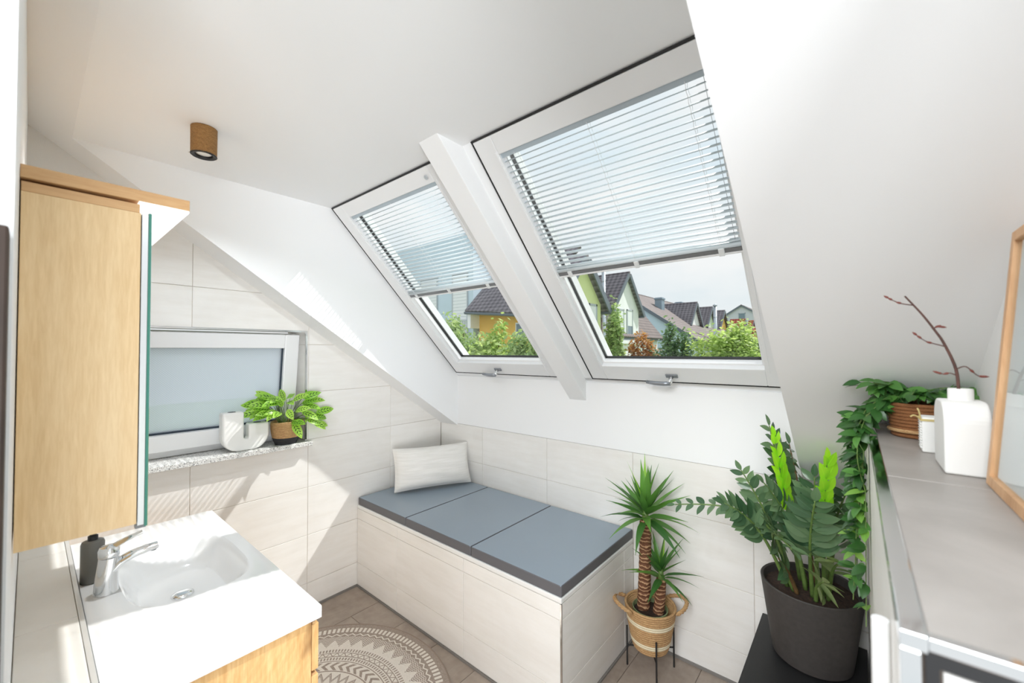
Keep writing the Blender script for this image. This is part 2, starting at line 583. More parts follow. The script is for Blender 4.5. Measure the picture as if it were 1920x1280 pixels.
def grid(parent, plane, us, vs, limits, holes=(), j=.0013, **kw):
    """us, vs: joint lines; limits: half-planes; holes: rectangles left open"""
    for i in range(len(us) - 1):
        for k in range(len(vs) - 1):
            rects = [(us[i] + j, us[i + 1] - j, vs[k] + j, vs[k + 1] - j)]
            for (a0, a1, b0, b1) in holes:
                nr = []
                for (x0, x1, y0, y1) in rects:
                    if x1 <= a0 or x0 >= a1 or y1 <= b0 or y0 >= b1: nr.append((x0, x1, y0, y1)); continue
                    if y0 < b0: nr.append((x0, x1, y0, b0))
                    if y1 > b1: nr.append((x0, x1, b1, y1))
                    m0, m1 = max(y0, b0), min(y1, b1)
                    if x0 < a0: nr.append((x0, a0, m0, m1))
                    if x1 > a1: nr.append((a1, x1, m0, m1))
                rects = nr
            for (x0, x1, y0, y1) in rects:
                if x1 - x0 < .004 or y1 - y0 < .004: continue
                poly = [(x0, y0), (x1, y0), (x1, y1), (x0, y1)]
                for l in limits:
                    poly = clip(poly, *l)
                    if len(poly) < 3: break
                if len(poly) >= 3: tile(parent, poly, plane, **kw)
G = .004   # joint depth

# ---- floor
fl = S('floor', MB().box(-.05, 3.0, -3.4, .05, -.2, -G), 'floor_grout', 'grey-brown tiled bathroom floor', 'floor')
xs = [.281 + .295 * k for k in range(-2, 9)]
for i in range(len(xs) - 1):
    off = (-.945, -.745, -.545)[i % 3] if i else -.3
    off = -.945 + .2 * ((i - 2) % 3)
    ys = sorted([off + .602 * k for k in range(-5, 4)])
    x0, x1 = max(xs[i], 0), min(xs[i + 1], XW)
    if x1 - x0 < .02: continue
    ys = [max(-3.2, min(0, y)) for y in ys]
    ys = sorted(set(ys))
    grid(fl, ('z', 0, 1), [x0, x1], ys, [], mat='floor_tile', name='floor_tile')

# ---- wall_left (gable wall with the tilted window)
WY0, WY1, WZ0, WZ1 = -1.98, -1.100, 1.063, 1.758
mb = MB()
mb.box(-.30, -G, -2.6, WY0, -.2, 2.75); mb.prism([(WY1, -.2), (.0, -.2), (.0, 1.12), (WY1, slope(WY1) + .1)], 'x', -.30, -G)
mb.box(-.30, -G, WY0, WY1, -.2, WZ0 - .03); mb.box(-.30, -G, WY0, WY1, WZ1, 2.75)
wl = S('wall_left', mb, 'grout', 'gable wall faced with pale stone-look tiles under the sloped ceiling', 'wall')
ZT = ZR + 7 * TH
grid(wl, ('x', 0, 1), sorted([-2.45] + [-.4866 + TW * k for k in range(-3, 1)] + [-.001]),
     [.001] + [ZR + TH * k for k in range(8)], [(SLT, 1, SL0), (-1, 0, 2.258)],
     holes=[(WY0, WY1, WZ0 - .03, WZ1)])
pl = MB().prism([(-2.6, ZT), (-1.79, ZT), (-2.6, ZT + .81 * SLT)], 'x', -G - .01, 0).build('plaster_field', M['plaster'], wl)
# reveal tiles round the opening, seen on the right jamb
for a, b in ((WZ0, ZR + TH * 3), (ZR + TH * 3, ZR + TH * 4), (ZR + TH * 4, ZR + TH * 5), (ZR + TH * 5, WZ1)):
    tile(wl, [(-.2, a + .001), (-.004, a + .001), (-.004, b - .001), (-.2, b - .001)], ('y', WY1 - .004, -1), th=.006)
tile(wl, [(-.2, WY0), (-.004, WY0), (-.004, WY1), (-.2, WY1)], ('z', WZ1 - .004, -1), th=.006)
pr = MB()
pr.box(-.006, .003, WY1 - .009, WY1 + .001, WZ0, WZ1 + .001); pr.box(-.006, .003, WY0, WY1 - .009, WZ1 - .009, WZ1 + .001)
pr.build('edge_profile', M['chrome'], wl)

# ---- wall_back (knee wall below the roof windows)
mb = MB().box(-.3, 3.1, G, .25, -.2, 1.04)
wb = S('wall_back', mb, 'grout', 'low knee wall tiled below the roof windows', 'wall')
MB().box(-.3, 3.1, 0, .25, 1.0445, 1.43).build('painted_field', M['paint_white'], wb)
grid(wb, ('y', 0, -1), [.001] + [.4842 + TW * k for k in range(5)], [.001] + [ZR + TH * k for k in range(3)] + [1.0435], [(1, 0, 2.899)])

# ---- solid beside / around the roof window recess
LP = [(.02, slope(.02)), (.02, 1.47), (-1.052, kpl(-1.052)), (-1.14, CZ + .2), (-2.6, 2.95), (-2.6, slope(-2.6))]
S('ceiling_slope', MB().prism(LP, 'x', -.05, XS), 'paint_white', 'narrow white sloped ceiling strip and cheek beside the left roof window', 'ceiling')
S('ceiling_slope', MB().prism(LP, 'x', XR, 3.1), 'paint_white', 'wide white sloped ceiling right of the roof windows', 'ceiling')
yc = -(CZ - SL0) / SLT
S('ceiling', MB().prism([(-1.046, CZ), (-1.046, CZ + .2), (-2.6, 2.95), (-2.6, slope(-2.6)), (yc, CZ)], 'x', XS, XR), 'paint_white',
  'flat white ceiling above the roof windows, with the round jute spotlight', 'ceiling')
bz = lambda y: 1.318 - 1.008 * y
S('ceiling_beam', MB().prism([(0.01, bz(0.01)), (.02, kpl(.02) + .05), (-1.07, kpl(-1.07) + .05), (-1.187, CZ + .01), (-1.187, bz(-1.187))], 'x', 1.267, 1.388),
  'paint_white', 'white boxed rafter between the two roof windows', 'beam', bevel=.002)

# local frame of the roof window plane: x along the wall, s down the slope, n outwards
ES = Vector((0, .6985, -.7157)); EN = Vector((0, .7157, .6985)); K0 = Vector((0, -1.052, kpl(-1.052)))
KW = lambda x, s, n: tuple(K0 + Vector((x, 0, 0)) + ES * s + EN * n)
SH = 1.482
WIN = [(.210, 1.252), (1.437, 2.478)]
mb = MB(KW)
mb.box(XS - .05, WIN[0][0], -.05, SH + .02, 0, .16); mb.box(WIN[0][1], WIN[1][0], -.05, SH + .02, 0, .16)
mb.box(WIN[1][1], XR + .05, -.05, SH + .02, 0, .16)
mb.box(XS, XR, SH + .001, SH + .05, 0, .16); mb.box(XS, XR, -.2, -.001, .004, .16)
S('trim_1', mb, 'paint_white', 'white lining around the roof windows', 'trim')

# ---- roof windows
def roof_window(idx, x0, x1, lab):
    t = thing('window_%d' % idx, lab, 'window', KW((x0 + x1) / 2, SH, 0), kind='structure')
    f = MB(KW).ring(x0, x1, 0, SH, .011, .011, .006, .006, -.003, .11).build('frame', M['window_white'], t, bevel=.0015)
    MB(KW).ring(x0 + .011, x1 - .011, .006, SH - .006, .006, .006, .008, .005, -.0125, .10).build('seal', M['gasket_black'], t)
    a0, a1, s0, s1 = x0 + .017, x1 - .017, .014, SH - .011
    L, T, B = .098, .082, .112
    sash = MB(KW).ring(a0, a1, s0, s1, L, L, T, B, -.012, .06).build('sash', M['window_white'], t, bevel=.004)
    b0, b1, q0, q1 = a0 + L, a1 - L, s0 + T, s1 - B
    MB(KW).ring(b0 - .001, b1 + .001, q0 - .001, q1 + .001, .012, .012, .012, .010, .014, .058).build('glazing_bead', M['window_white'], sash, bevel=.003)
    MB(KW).ring(b0 + .010, b1 - .010, q0 + .010, q1 - .008, .003, .003, .003, .003, .042, .060).build('seal', M['gasket_black'], sash)
    MB(KW).ring(x0 - .02, x1 + .02, -.02, SH + .02, .15, .15, .12, .095, .064, .11).build('outer_cover', M['window_white'], t)
    MB(KW).box(b0 + .004, b1 - .004, q0 + .004, q1 - .004, .050, .056).build('glass_pane', M['glass'], sash)
    # handle on the bottom rail
    hx = (x0 + x1) / 2 - .02 + (.0 if idx == 2 else .0); hs = s1 - .052
    h = MB(KW)
    h.box(hx - .032, hx + .032, hs - .013, hs + .013, -.020, -.011)
    hd = h.build('handle', M['handle_grey'], t, bevel=.008, seg=3)
    MB(KW).tube([(hx, hs, -.018), (hx, hs + .004, -.05), (hx - .008, hs + .006, -.062)], .011, 12).build('handle_neck', M['chrome'], hd, smooth=True)
    MB(KW).tube([(hx + .002, hs + .006, -.062), (hx - .03, hs + .008, -.064), (hx - .08, hs + .009, -.062), (hx - .125, hs + .008, -.056)], [.012, .012, .011, .009], 12).build('handle_lever', M['handle_grey'], hd, smooth=True)
    for sx in (a0 + .085, a1 - .085):
        MB(KW).box(sx - .006, sx + .006, s0 + .07, s1 - .09, -.016, -.011).build('guide_strip', M['window_white'], sash, bevel=.001)
    return t
w2 = roof_window(2, *WIN[0], 'white roof window above the bench, next to the gable wall')
w3 = roof_window(3, *WIN[1], 'white roof window right of the boxed rafter')
MB(KW).lathe([(.011, 0), (.011, .004), (.004, .0055)], 16, (1.104, .062, -.018)).build('sensor_button', M['alu'], w2)

# ---- venetian blinds
def slat_mesh(x0, x1):
    mb = MB(); W, th, n = .025, .0005, 5
    rows = []
    for x in (x0, x1):
        for off in (0, th):
            for i in range(n):
                u = i / (n - 1) - .5
                rows.append((x, -.0022 * (1 - (2 * u) ** 2) + off, u * W))
    fs = []
    for i in range(n - 1):
        fs += [(i, i + 1, 2 * n + i + 1, 2 * n + i), (n + i, 3 * n + i, 3 * n + i + 1, n + i + 1)]
        fs += [(i, n + i, n + i + 1, i + 1), (2 * n + i, 2 * n + i + 1, 3 * n + i + 1, 3 * n + i)]
    fs += [(0, 2 * n, 3 * n, n), (n - 1, 2 * n - 1, 4 * n - 1, 3 * n - 1)]
    return mb.add(rows, fs).mesh('slat', M['slat'], True)
KM = Matrix((Vector((1, 0, 0)), ES, EN)).transposed().to_4x4()
def blind(x0, x1, lab):
    c = (x0 + x1) / 2
    t = thing('venetian_blind', lab, 'blind', KW(c, .72, 0), 'blinds of the roof windows')
    NC = .012
    MB(KW).box(x0, x1, .097, .117, 0, .026).build('headrail', M['rail_light'], t, bevel=.002)
    me = slat_mesh(-(x1 - x0) / 2, (x1 - x0) / 2)
    n = 24
    for i in range(n):
        s = .136 + (.685 - .136) * i / (n - 1)
        tilt = Matrix.Rotation(math.radians(-3 + random.uniform(-2, 2)), 4, 'X')
        inst('slat', me, t, Matrix.Translation(KW(c, s, NC)) @ KM @ tilt)
    MB(KW).tube([(x0 - .004, .704, NC - .002), (x1 + .004, .704, NC - .002)], .011, 12).build('bottom_rail', M['slat'], t, smooth=True)
    MB(KW).box(x0 - .004, x1 + .004, .713, .731, NC - .010, NC + .012).build('bottom_profile', M['rail_dark'], t)
    MB(KW).box(x0 - .004, x1 + .004, .731, .740, NC - .012, NC + .014).build('bottom_edge', M['window_white'], t, bevel=.002)
    for f in (.085, .5, .915):
        x = x0 + (x1 - x0) * f
        mb = MB(KW)
        for dn in (-.012, .012):
            pts = [(x + .0015 * math.sin(k * 2.1), .11 + .59 * k / 48, NC + dn) for k in range(49)]
            mb.tube(pts, .0007, 4)
        for i in range(n):
            s = .136 + (.685 - .136) * i / (n - 1)
            mb.tube([(x, s + .001, NC - .012), (x, s + .001, NC + .012)], .0006, 4)
        mb.build('ladder_cord', M['cord_white'], t)
        MB(KW).box(x - .011, x + .011, .708, .742, NC - .016, NC + .002).build('clip', M['clear_clip'], t, bevel=.003)
    for x in (x0 + .018, x1 - .018):
        MB(KW).tube([(x, .1, NC), (x, .72, NC)], .0006, 5).build('guide_wire', M['gasket_black'], t)
blind(WIN[0][0] + .118, WIN[0][1] - .118, 'half-lowered venetian blind in the roof window next to the gable wall')
blind(WIN[1][0] + .112, WIN[1][1] - .118, 'half-lowered venetian blind in the roof window right of the rafter')

# ---- window_1, tilted sash with dotted glass
TA = math.radians(7.5)
def SWM(y, z, d):
    # sash plane hinged at the bottom, top leaning into the room
    zb = 1.100; xb = -.135
    zz = z - zb
    return (xb + math.sin(TA) * zz + math.cos(TA) * d, y, zb + math.cos(TA) * zz - math.sin(TA) * d)
TS = lambda y, z, d: SWM(y, z, d)
wn = thing('window_1', 'white tilted window with dotted obscure glass in the gable wall', 'window', (-.15, -1.5, WZ0), kind='structure')
mb = MB(lambda y, z, x: (x, y, z)).ring(WY0, WY1 - .012, WZ0 + .002, WZ1 - .012, .05, .05, .035, .05, -.26, -.15)
mb.build('frame', M['window_white'], wn, bevel=.003)
y0, y1, z0, z1 = WY0 + .01, -1.138, 1.108, 1.742
sash = MB(TS).ring(y0, y1, z0, z1, .085, .082, .088, .085, -.035, .035).build('sash', M['window_white'], wn, bevel=.004)
MB(TS).ring(y0 + .08, y1 - .077, z0 + .083, z1 - .080, .013, .013, .014, .008, -.02, .010).build('seal', simple('seal_blue', lin(38, 52, 66), .4), sash)
MB(TS).box(y0 + .08, y1 - .08, z0 + .085, z1 - .082, -.006, .002).build('glass_pane', M['obscure_glass'], sash)
mb = MB().box(-.20, .045, WY0 - .03, WY1 + .022, WZ0 - .028, WZ0)
o = mb.build('window_sill', M['granite'], None, bevel=.003)
tag(o, 'speckled grey granite sill under the tilted window', 'window sill', kind='structure')

# ---- wall_near (wall behind the vanity) with the doorway the camera stands in
mb = MB()
mb.box(-.3, 1.74, YC - .12, YC, -.2, 2.75);
S('wall_near', mb, 'paint_white', 'white wall seen edge-on behind the mirror cabinet', 'wall')
d = thing('door_1', 'dark door frame at the left picture edge', 'door', (1.78, YC - .06, 0), kind='structure')
MB().box(1.742, 1.80, YC - .125, YC - .003, 0, 1.80).build('jamb', M['dark_brown'], d, bevel=.003)
MB().box(1.735, 1.80, YC - .15, YC - .1255, 0, 1.80).build('architrave', M['dark_brown'], d, bevel=.003)
# ---- wall_right
S('wall_right', MB().box(XW, XW + .2, -1.79, .2, -.2, 2.75), 'paint_white', 'white wall behind the picture frame', 'wall')

# ---- tiled ledge behind the vanity
LZ = .870
ld = thing('trim_2', 'pale tiled ledge with metal edge behind the washbasin', 'ledge', (.87, -2.2, 0), kind='structure')
MB().box(.0, 1.74, YC + .001, -2.136, 0, LZ - G).build('core', M['grout'], ld)
xs_ = [.003] + [.9545 + TW * k for k in (-1, 0, 1)] + [1.739]
for i in range(len(xs_) - 1):
    tile(ld, [(xs_[i] + .0015, YC + .002), (xs_[i + 1] - .0015, YC + .002), (xs_[i + 1] - .0015, -2.142), (xs_[i] + .0015, -2.142)], ('z', LZ, 1))
MB().box(.003, 1.739, -2.141, -2.130, LZ - .03, LZ + .0015).build('edge_profile', M['trim_metal'], ld, bevel=.001)

# ---- half-height wall on the right, with grey tiled top
HZ = 1.40
hw = thing('wall_half', 'half-height wall with grey tiled top and chrome edge profiles', 'half wall', (2.8, -1, 0), kind='structure')
MB().prism([(-1.776, 0), (-1.776, HZ - G), (-.56, HZ - G), (.0, 1.02), (0, 0)], 'x', 2.704, XW - .001).build('core', M['floor_grout'], hw)
for y0, y1 in ((-1.774, -1.235), (-1.232, -.63)):
    tile(hw, [(2.716, y0 + .001), (XW - .002, y0 + .001), (XW - .002, y1), (2.716, y1)], ('z', HZ, 1), mat='ledge_tile')
tile(hw, [(2.716, -.629), (XW - .002, -.629), (XW - .002, -.535), (2.716, -.535)], ('z', HZ, 1), mat='ledge_tile')
for r in ((ZR, 3), ):
    grid(hw, ('x', 2.70, -1), [-1.77 + TW * k for k in range(3)] + [-.001], [.001] + [ZR + TH * k for k in range(4)] + [1.385], [(SLT, 1, SL0 - .004)])
tile(hw, [(2.724, .001), (XW - .002, .001), (XW - .002, 1.376), (2.724, 1.376)], ('y', -1.780, -1))
p = MB(); p.box(2.699, 2.716, -1.782, -.54, HZ - .013, HZ + .001); p.box(2.699, 2.712, -1.7825, -1.77, .0, HZ - .013)
p.box(2.716, XW - .002, -1.7825, -1.772, HZ - .010, HZ + .001)
p.build('edge_profile', M['chrome'], hw, bevel=.001)
MB().box(2.714, XW - .002, -1.7818, -1.776, HZ - .021, HZ - .010).build('black_band', M['gasket_black'], hw)  # black band between the edge profile and the end tile
MB().box(2.714, 2.722, -1.7818, -1.776, 0, HZ - .021).build('black_band', M['gasket_black'], hw)
MB().tube([(2.6915, -1.640, 0), (2.6915, -1.640, 1.335)], .0075, 16).build('trim_3', M['paint_white'], None, smooth=False)
tag(D.objects['trim_3'], 'white rounded corner post in front of the half-height wall', 'trim', kind='structure')

# sealant lines at the floor
sb = MB(); sb.box(.0, .010, -2.13, -.75, 0, .012); 
tag(sb.build('baseboard_left', M['sealant'], None), 'grey sealant line along the gable wall', 'trim', kind='structure')
tag(MB().box(1.702, 2.32, -.010, 0, 0, .012).build('baseboard_back', M['sealant'], None), 'grey sealant line along the knee wall', 'trim', kind='structure')

# ================================================================== FURNITURE
# ---- tiled tub surround used as a bench
BY, BX = -.75, 1.69
t = thing('tub_surround', 'long tiled bathtub surround used as a bench below the roof windows', 'bench', (.85, -.4, 0))
MB().box(.002, BX - G, BY + G, -.009, 0, .530).build('core', M['grout'], t)
bx = [.003] + [.4727 + TW * k for k in range(2)] + [BX - .004]
grid(t, ('y', BY, -1), bx, [.010, ZR, ZR + TH, .534], [])
grid(t, ('x', BX, 1), [BY + .004, -.128, -.009], [.010, ZR, ZR + TH, .534], [])
MB().box(BX - .006, BX + .001, BY - .001, BY + .006, .004, .534).build('corner_profile', M['chrome'], t)
MB().box(.003, BX + .002, BY - .003, -.009, .535, .560).build('tub_rim', M['acrylic'], t, bevel=.006, seg=3)
sm = MB(); sm.box(.003, BX + .004, BY - .007, BY + .0005, 0, .010); sm.box(BX - .0005, BX + .008, BY - .007, -.009, 0, .010)
sm.build('sealant_line', M['sealant'], t)
for i, (a, b, lab) in enumerate(((.012, .558, 'grey-blue bench pad at the gable wall end, under the cushion'), (.562, 1.128, 'middle one of the three grey-blue bench pads'), (1.132, 1.690, 'grey-blue bench pad nearest the yucca plant'))):
    pt = thing('bench_pad', lab, 'pad', ((a + b) / 2, -.38, .5602), 'pads on the tub surround')
    pc_ = MB().box(a, b, BY + .001, -.012, .5605, .612).build('cover', M['pad_blue'], pt, bevel=.006, seg=3)
    pc_.data.materials.append(M['pad_side'])
    for q in pc_.data.polygons:
        if abs(q.normal.z) < .5: q.material_index = 1

# ---- vanity cabinet
VX0, VX1, VY0, VY1 = .240, 1.408, -2.126, -1.652
t = thing('vanity_cabinet', 'rustic oak vanity cabinet under the white washbasin', 'cabinet', (.82, -1.9, .34))
MB().box(VX1 - .030, VX1 - .010, VY0 + .002, -1.678, .34, .812).build('side_panel', M['oak_rustic'], t, bevel=.001)
MB().box(VX0 + .010, VX0 + .030, VY0 + .002, -1.678, .34, .812).build('side_panel', M['oak_rustic'], t, bevel=.001)
MB().box(VX0 + .03, VX1 - .03, VY0 + .002, -1.682, .34, .36).build('bottom_panel', M['oak_rustic'], t)
MB().box(VX0 + .03, VX1 - .03, VY0 + .002, VY0 + .02, .36, .812).build('back_panel', M['oak_rustic'], t)
MB().box(VX0 + .03, VX1 - .03, -1.700, -1.682, .795, .812).build('cross_rail', M['oak_rustic'], t)
for a, b in ((.342, .640), (.656, .795)):
    dr = MB().box(VX0 + .010, VX1 - .010, -1.676, -1.656, a, b).build('drawer_front', M['oak_rustic'], t, bevel=.002)
    MB().box(VX0 + .012, VX1 - .012, -1.674, -1.664, b, b + .008).build('grip_edge', M['oak_edge'], dr)

# ---- washbasin
t = thing('washbasin', 'white rectangular washbasin with a wide shallow bowl on the vanity cabinet', 'washbasin', (.82, -1.9, .812))
BZ = .850
cx, cy, ba, bb_ = .785, -1.868, .268, .170
corner = [math.atan2(y - cy, x - cx) % (2 * PI) for x in (VX0, VX1) for y in (VY0, VY1)]
angs = sorted(set([2 * PI * k / 112 for k in range(112)] + corner))
N = len(angs)
rings = [.04, .15, .3, .45, .58, .68, .76, .83, .89, .94, .975, 1.0, 1.012, 1.03]
vs_, fs_ = [], []
def sup(a):
    c, s_ = math.cos(a), math.sin(a)
    return (abs(c / ba) ** 3.4 + abs(s_ / bb_) ** 3.4) ** (-1 / 3.4)
for q in rings:
    e = max(0, 1 - q)
    h = min(1, e / .34); h = h * h * (3 - 2 * h)
    dep = .088 * h + .014 * min(1, e / 1.0) + (.003 if q < 1 else .0008 if q < 1.02 else 0)
    for a in angs:
        r = sup(a) * q
        vs_.append((cx + r * math.cos(a), cy + r * math.sin(a), BZ - dep))
def rect(a, z, ins=0):
    c, s_ = math.cos(a), math.sin(a)
    tx = ((VX1 - ins if c > 0 else VX0 + ins) - cx) / c if abs(c) > 1e-9 else 1e9
    ty = ((VY1 - ins if s_ > 0 else VY0 + ins) - cy) / s_ if abs(s_) > 1e-9 else 1e9
    r = min(tx, ty)
    return (cx + r * c, cy + r * s_, z)
for ins, z in ((.0035, BZ), (.001, BZ - .001), (0, BZ - .004), (0, BZ - .0375)):
    for a in angs: vs_.append(rect(a, z, ins))
NR = len(rings) + 4
for i in range(NR - 1):
    for k in range(N):
        k2 = (k + 1) % N
        fs_.append((i * N + k, i * N + k2, (i + 1) * N + k2, (i + 1) * N + k))
fs_.append(tuple(range(N - 1, -1, -1)))
# bowl underside stays closed by the cabinet
MB().add(vs_, fs_).build('basin', M['ceramic'], t, auto=.7)
MB().lathe([(.030, 0), (.034, .004), (.033, .008), (.020, .0125), (.0, .0135)], 32, (.796, -1.872, BZ - .106), cap1=False).build('drain_plug', M['chrome'], t, smooth=True)
MB().lathe([(.036, 0), (.036, .003)], 32, (.796, -1.872, BZ - .107)).build('drain_seat', M['rail_dark'], t)

# ---- faucet
t = thing('basin_faucet', 'chrome single-lever faucet on the washbasin', 'faucet', (.807, -2.072, BZ))
b_ = MB().tube([(.807, -2.072, BZ + .0005), (.807, -2.072, BZ + .006), (.807, -2.071, .90), (.807, -2.067, .945), (.807, -2.066, .962)], [.031, .0305, .0275, .026, .0255], 28).build('body', M['chrome'], t, auto=.8)
MB().tube([(.807, -2.060, .918), (.807, -2.040, .938), (.807, -2.010, .950), (.807, -1.972, .956), (.807, -1.945, .958)], [.020, .021, .019, .0175, .0155], 16, sx=1.25, sy=.66).build('spout', M['chrome'], t, auto=.8)
MB().tube([(.807, -1.957, .955), (.807, -1.957, .944)], .009, 14).build('aerator', M['rail_dark'], t)
MB().lathe([(.026, 0), (.027, .003), (.027, .022), (.023, .032), (.0, .036)], 28, (.807, -2.066, .964), cap1=False).build('cap', M['chrome'], t, auto=.8)
MB().tube([(.807, -2.066, .986), (.807, -2.045, .997), (.807, -2.015, 1.008), (.807, -1.985, 1.016)], [.017, .0155, .013, .011], 14, sx=1.25, sy=.45).build('lever', M['chrome'], t, auto=.8)

# ---- soap dispenser
t = thing('soap_dispenser', 'dark grey soap dispenser behind the faucet', 'soap dispenser', (.68, -2.094, BZ))
MB().lathe([(.028, .0005), (.030, .003), (.030, .128), (.027, .136), (.012, .140)], 32, (.68, -2.094, BZ)).build('bottle', M['soap_grey'], t, auto=.7)
MB().lathe([(.013, 0), (.013, .014), (.009, .016), (.009, .022)], 20, (.68, -2.094, BZ + .139)).build('pump_collar', M['black_metal'], t, auto=.7)
MB().tube([(.68, -2.094, BZ + .160), (.68, -2.094, BZ + .170), (.688, -2.075, BZ + .172), (.694, -2.058, BZ + .169)], [.012, .011, .009, .006], 12, sx=1.0, sy=.8).build('pump_head', M['black_metal'], t, auto=.7)

# ---- mirror cabinet
MX0, MX1 = .245, 1.400
t = thing('mirror_cabinet', 'oak mirror cabinet with projecting top board on the wall above the washbasin', 'cabinet', (.82, -2.17, 1.229))
MB().box(MX1 - .018, MX1, YC + .002, -2.078, 1.231, 1.953).build('side_panel', M['oak'], t, bevel=.0008)
MB().box(MX0, MX0 + .018, YC + .002, -2.078, 1.231, 1.953).build('side_panel', M['oak'], t, bevel=.0008)
MB().box(MX0 + .018, MX1 - .018, YC + .002, -2.080, 1.231, 1.249).build('bottom_panel', M['oak'], t)
MB().box(MX0 + .018, MX1 - .018, YC + .002, YC + .010, 1.249, 1.953).build('back_panel', M['oak'], t)
MB().box(MX0, MX1 - .003, YC + .002, -2.080, 1.954, 1.974).build('top_panel', M['oak_edge'], t, bevel=.0008)
sh = MB().box(MX0 - .004, MX1 + .004, YC + .0005, -1.988, 1.980, 2.006).build('top_board', M['oak_edge'], t, bevel=.001)
MB().box(MX0 - .003, MX1 + .003, -2.082, -1.989, 1.9745, 1.9802).build('light_panel', M['led_panel'], t)
for a, b in ((MX0, .630), (.633, 1.016), (1.019, MX1)):
    dr = MB().box(a, b, -2.0765, -2.0645, 1.226, 1.952).build('door', M['alu'], t, bevel=.0008)
    MB().box(a, b, -2.0643, -2.0590, 1.222, 1.956).build('glass_body', MATS.get('glass_green') or simple('glass_green', lin(58, 128, 112), .3), dr)
    MB().box(a + .001, b - .001, -2.0589, -2.0585, 1.223, 1.955).build('mirror_face', MATS.get('mirror_face') or simple('mirror_face', (.88, .92, .90, 1), .03, 1), dr)
    MB().box(b - .03, b - .012, -2.078, -2.060, 1.216, 1.2255).build('door_grip', M['rail_dark'], dr)

# ---- ceiling spotlight
def spotlight(lc, label, power):
    t = thing('ceiling_spotlight', label, 'lamp', (lc[0], lc[1], CZ), 'jute ceiling spotlights')
    MB().lathe([(.0435, -.001), (.0435, -.004), (.043, -.108)], 40, (*lc, CZ), cap0=True, cap1=False).build('jute_sleeve', M['burlap'], t, smooth=True)
    MB().lathe([(.043, -.106), (.044, -.1085), (.041, -.111), (.030, -.108), (.028, -.098)], 40, (*lc, CZ), cap0=False, cap1=True).build('inner_ring', M['gasket_black'], t, auto=.7)
    MB().lathe([(.027, -.099), (.027, -.1005), (.020, -.103), (.0, -.104)], 32, (*lc, CZ), cap1=False).build('lens', M['lamp_lens'], t, smooth=True)
    la = D.lights.new('spotlight_bulb', 'SPOT'); la.energy = power; la.spot_size = 2.6; la.spot_blend = .6; la.shadow_soft_size = .027; la.color = (.88, .95, 1)
    lo = D.objects.new('spotlight_bulb', la); COL.objects.link(lo); lo.location = (lc[0], lc[1], CZ - .106); par(lo, t)
    fr = MB()
    for k in range(26):
        a = random.uniform(0, 2 * PI); z = CZ - random.choice((.004, .107)) + random.uniform(-.003, .003)
        p0 = Vector((lc[0] + .043 * math.cos(a), lc[1] + .043 * math.sin(a), z))
        d_ = Vector((math.cos(a + random.uniform(-1, 1)), math.sin(a + random.uniform(-1, 1)), random.uniform(-.8, .3))) * random.uniform(.004, .009)
        fr.tube([p0, p0 + d_], .0004, 4)
    fr.build('frayed_threads', M['burlap'], t)

spotlight((.712, -1.807), 'round ceiling spotlight wrapped in brown jute fabric, above the mirror cabinet end', LAMP_POWER)
spotlight((2.38, -1.88), 'added jute ceiling spotlight for fill, unseen right above the camera', FILL_LAMP_POWER)  # extra spotlight out of view, added to brighten the room

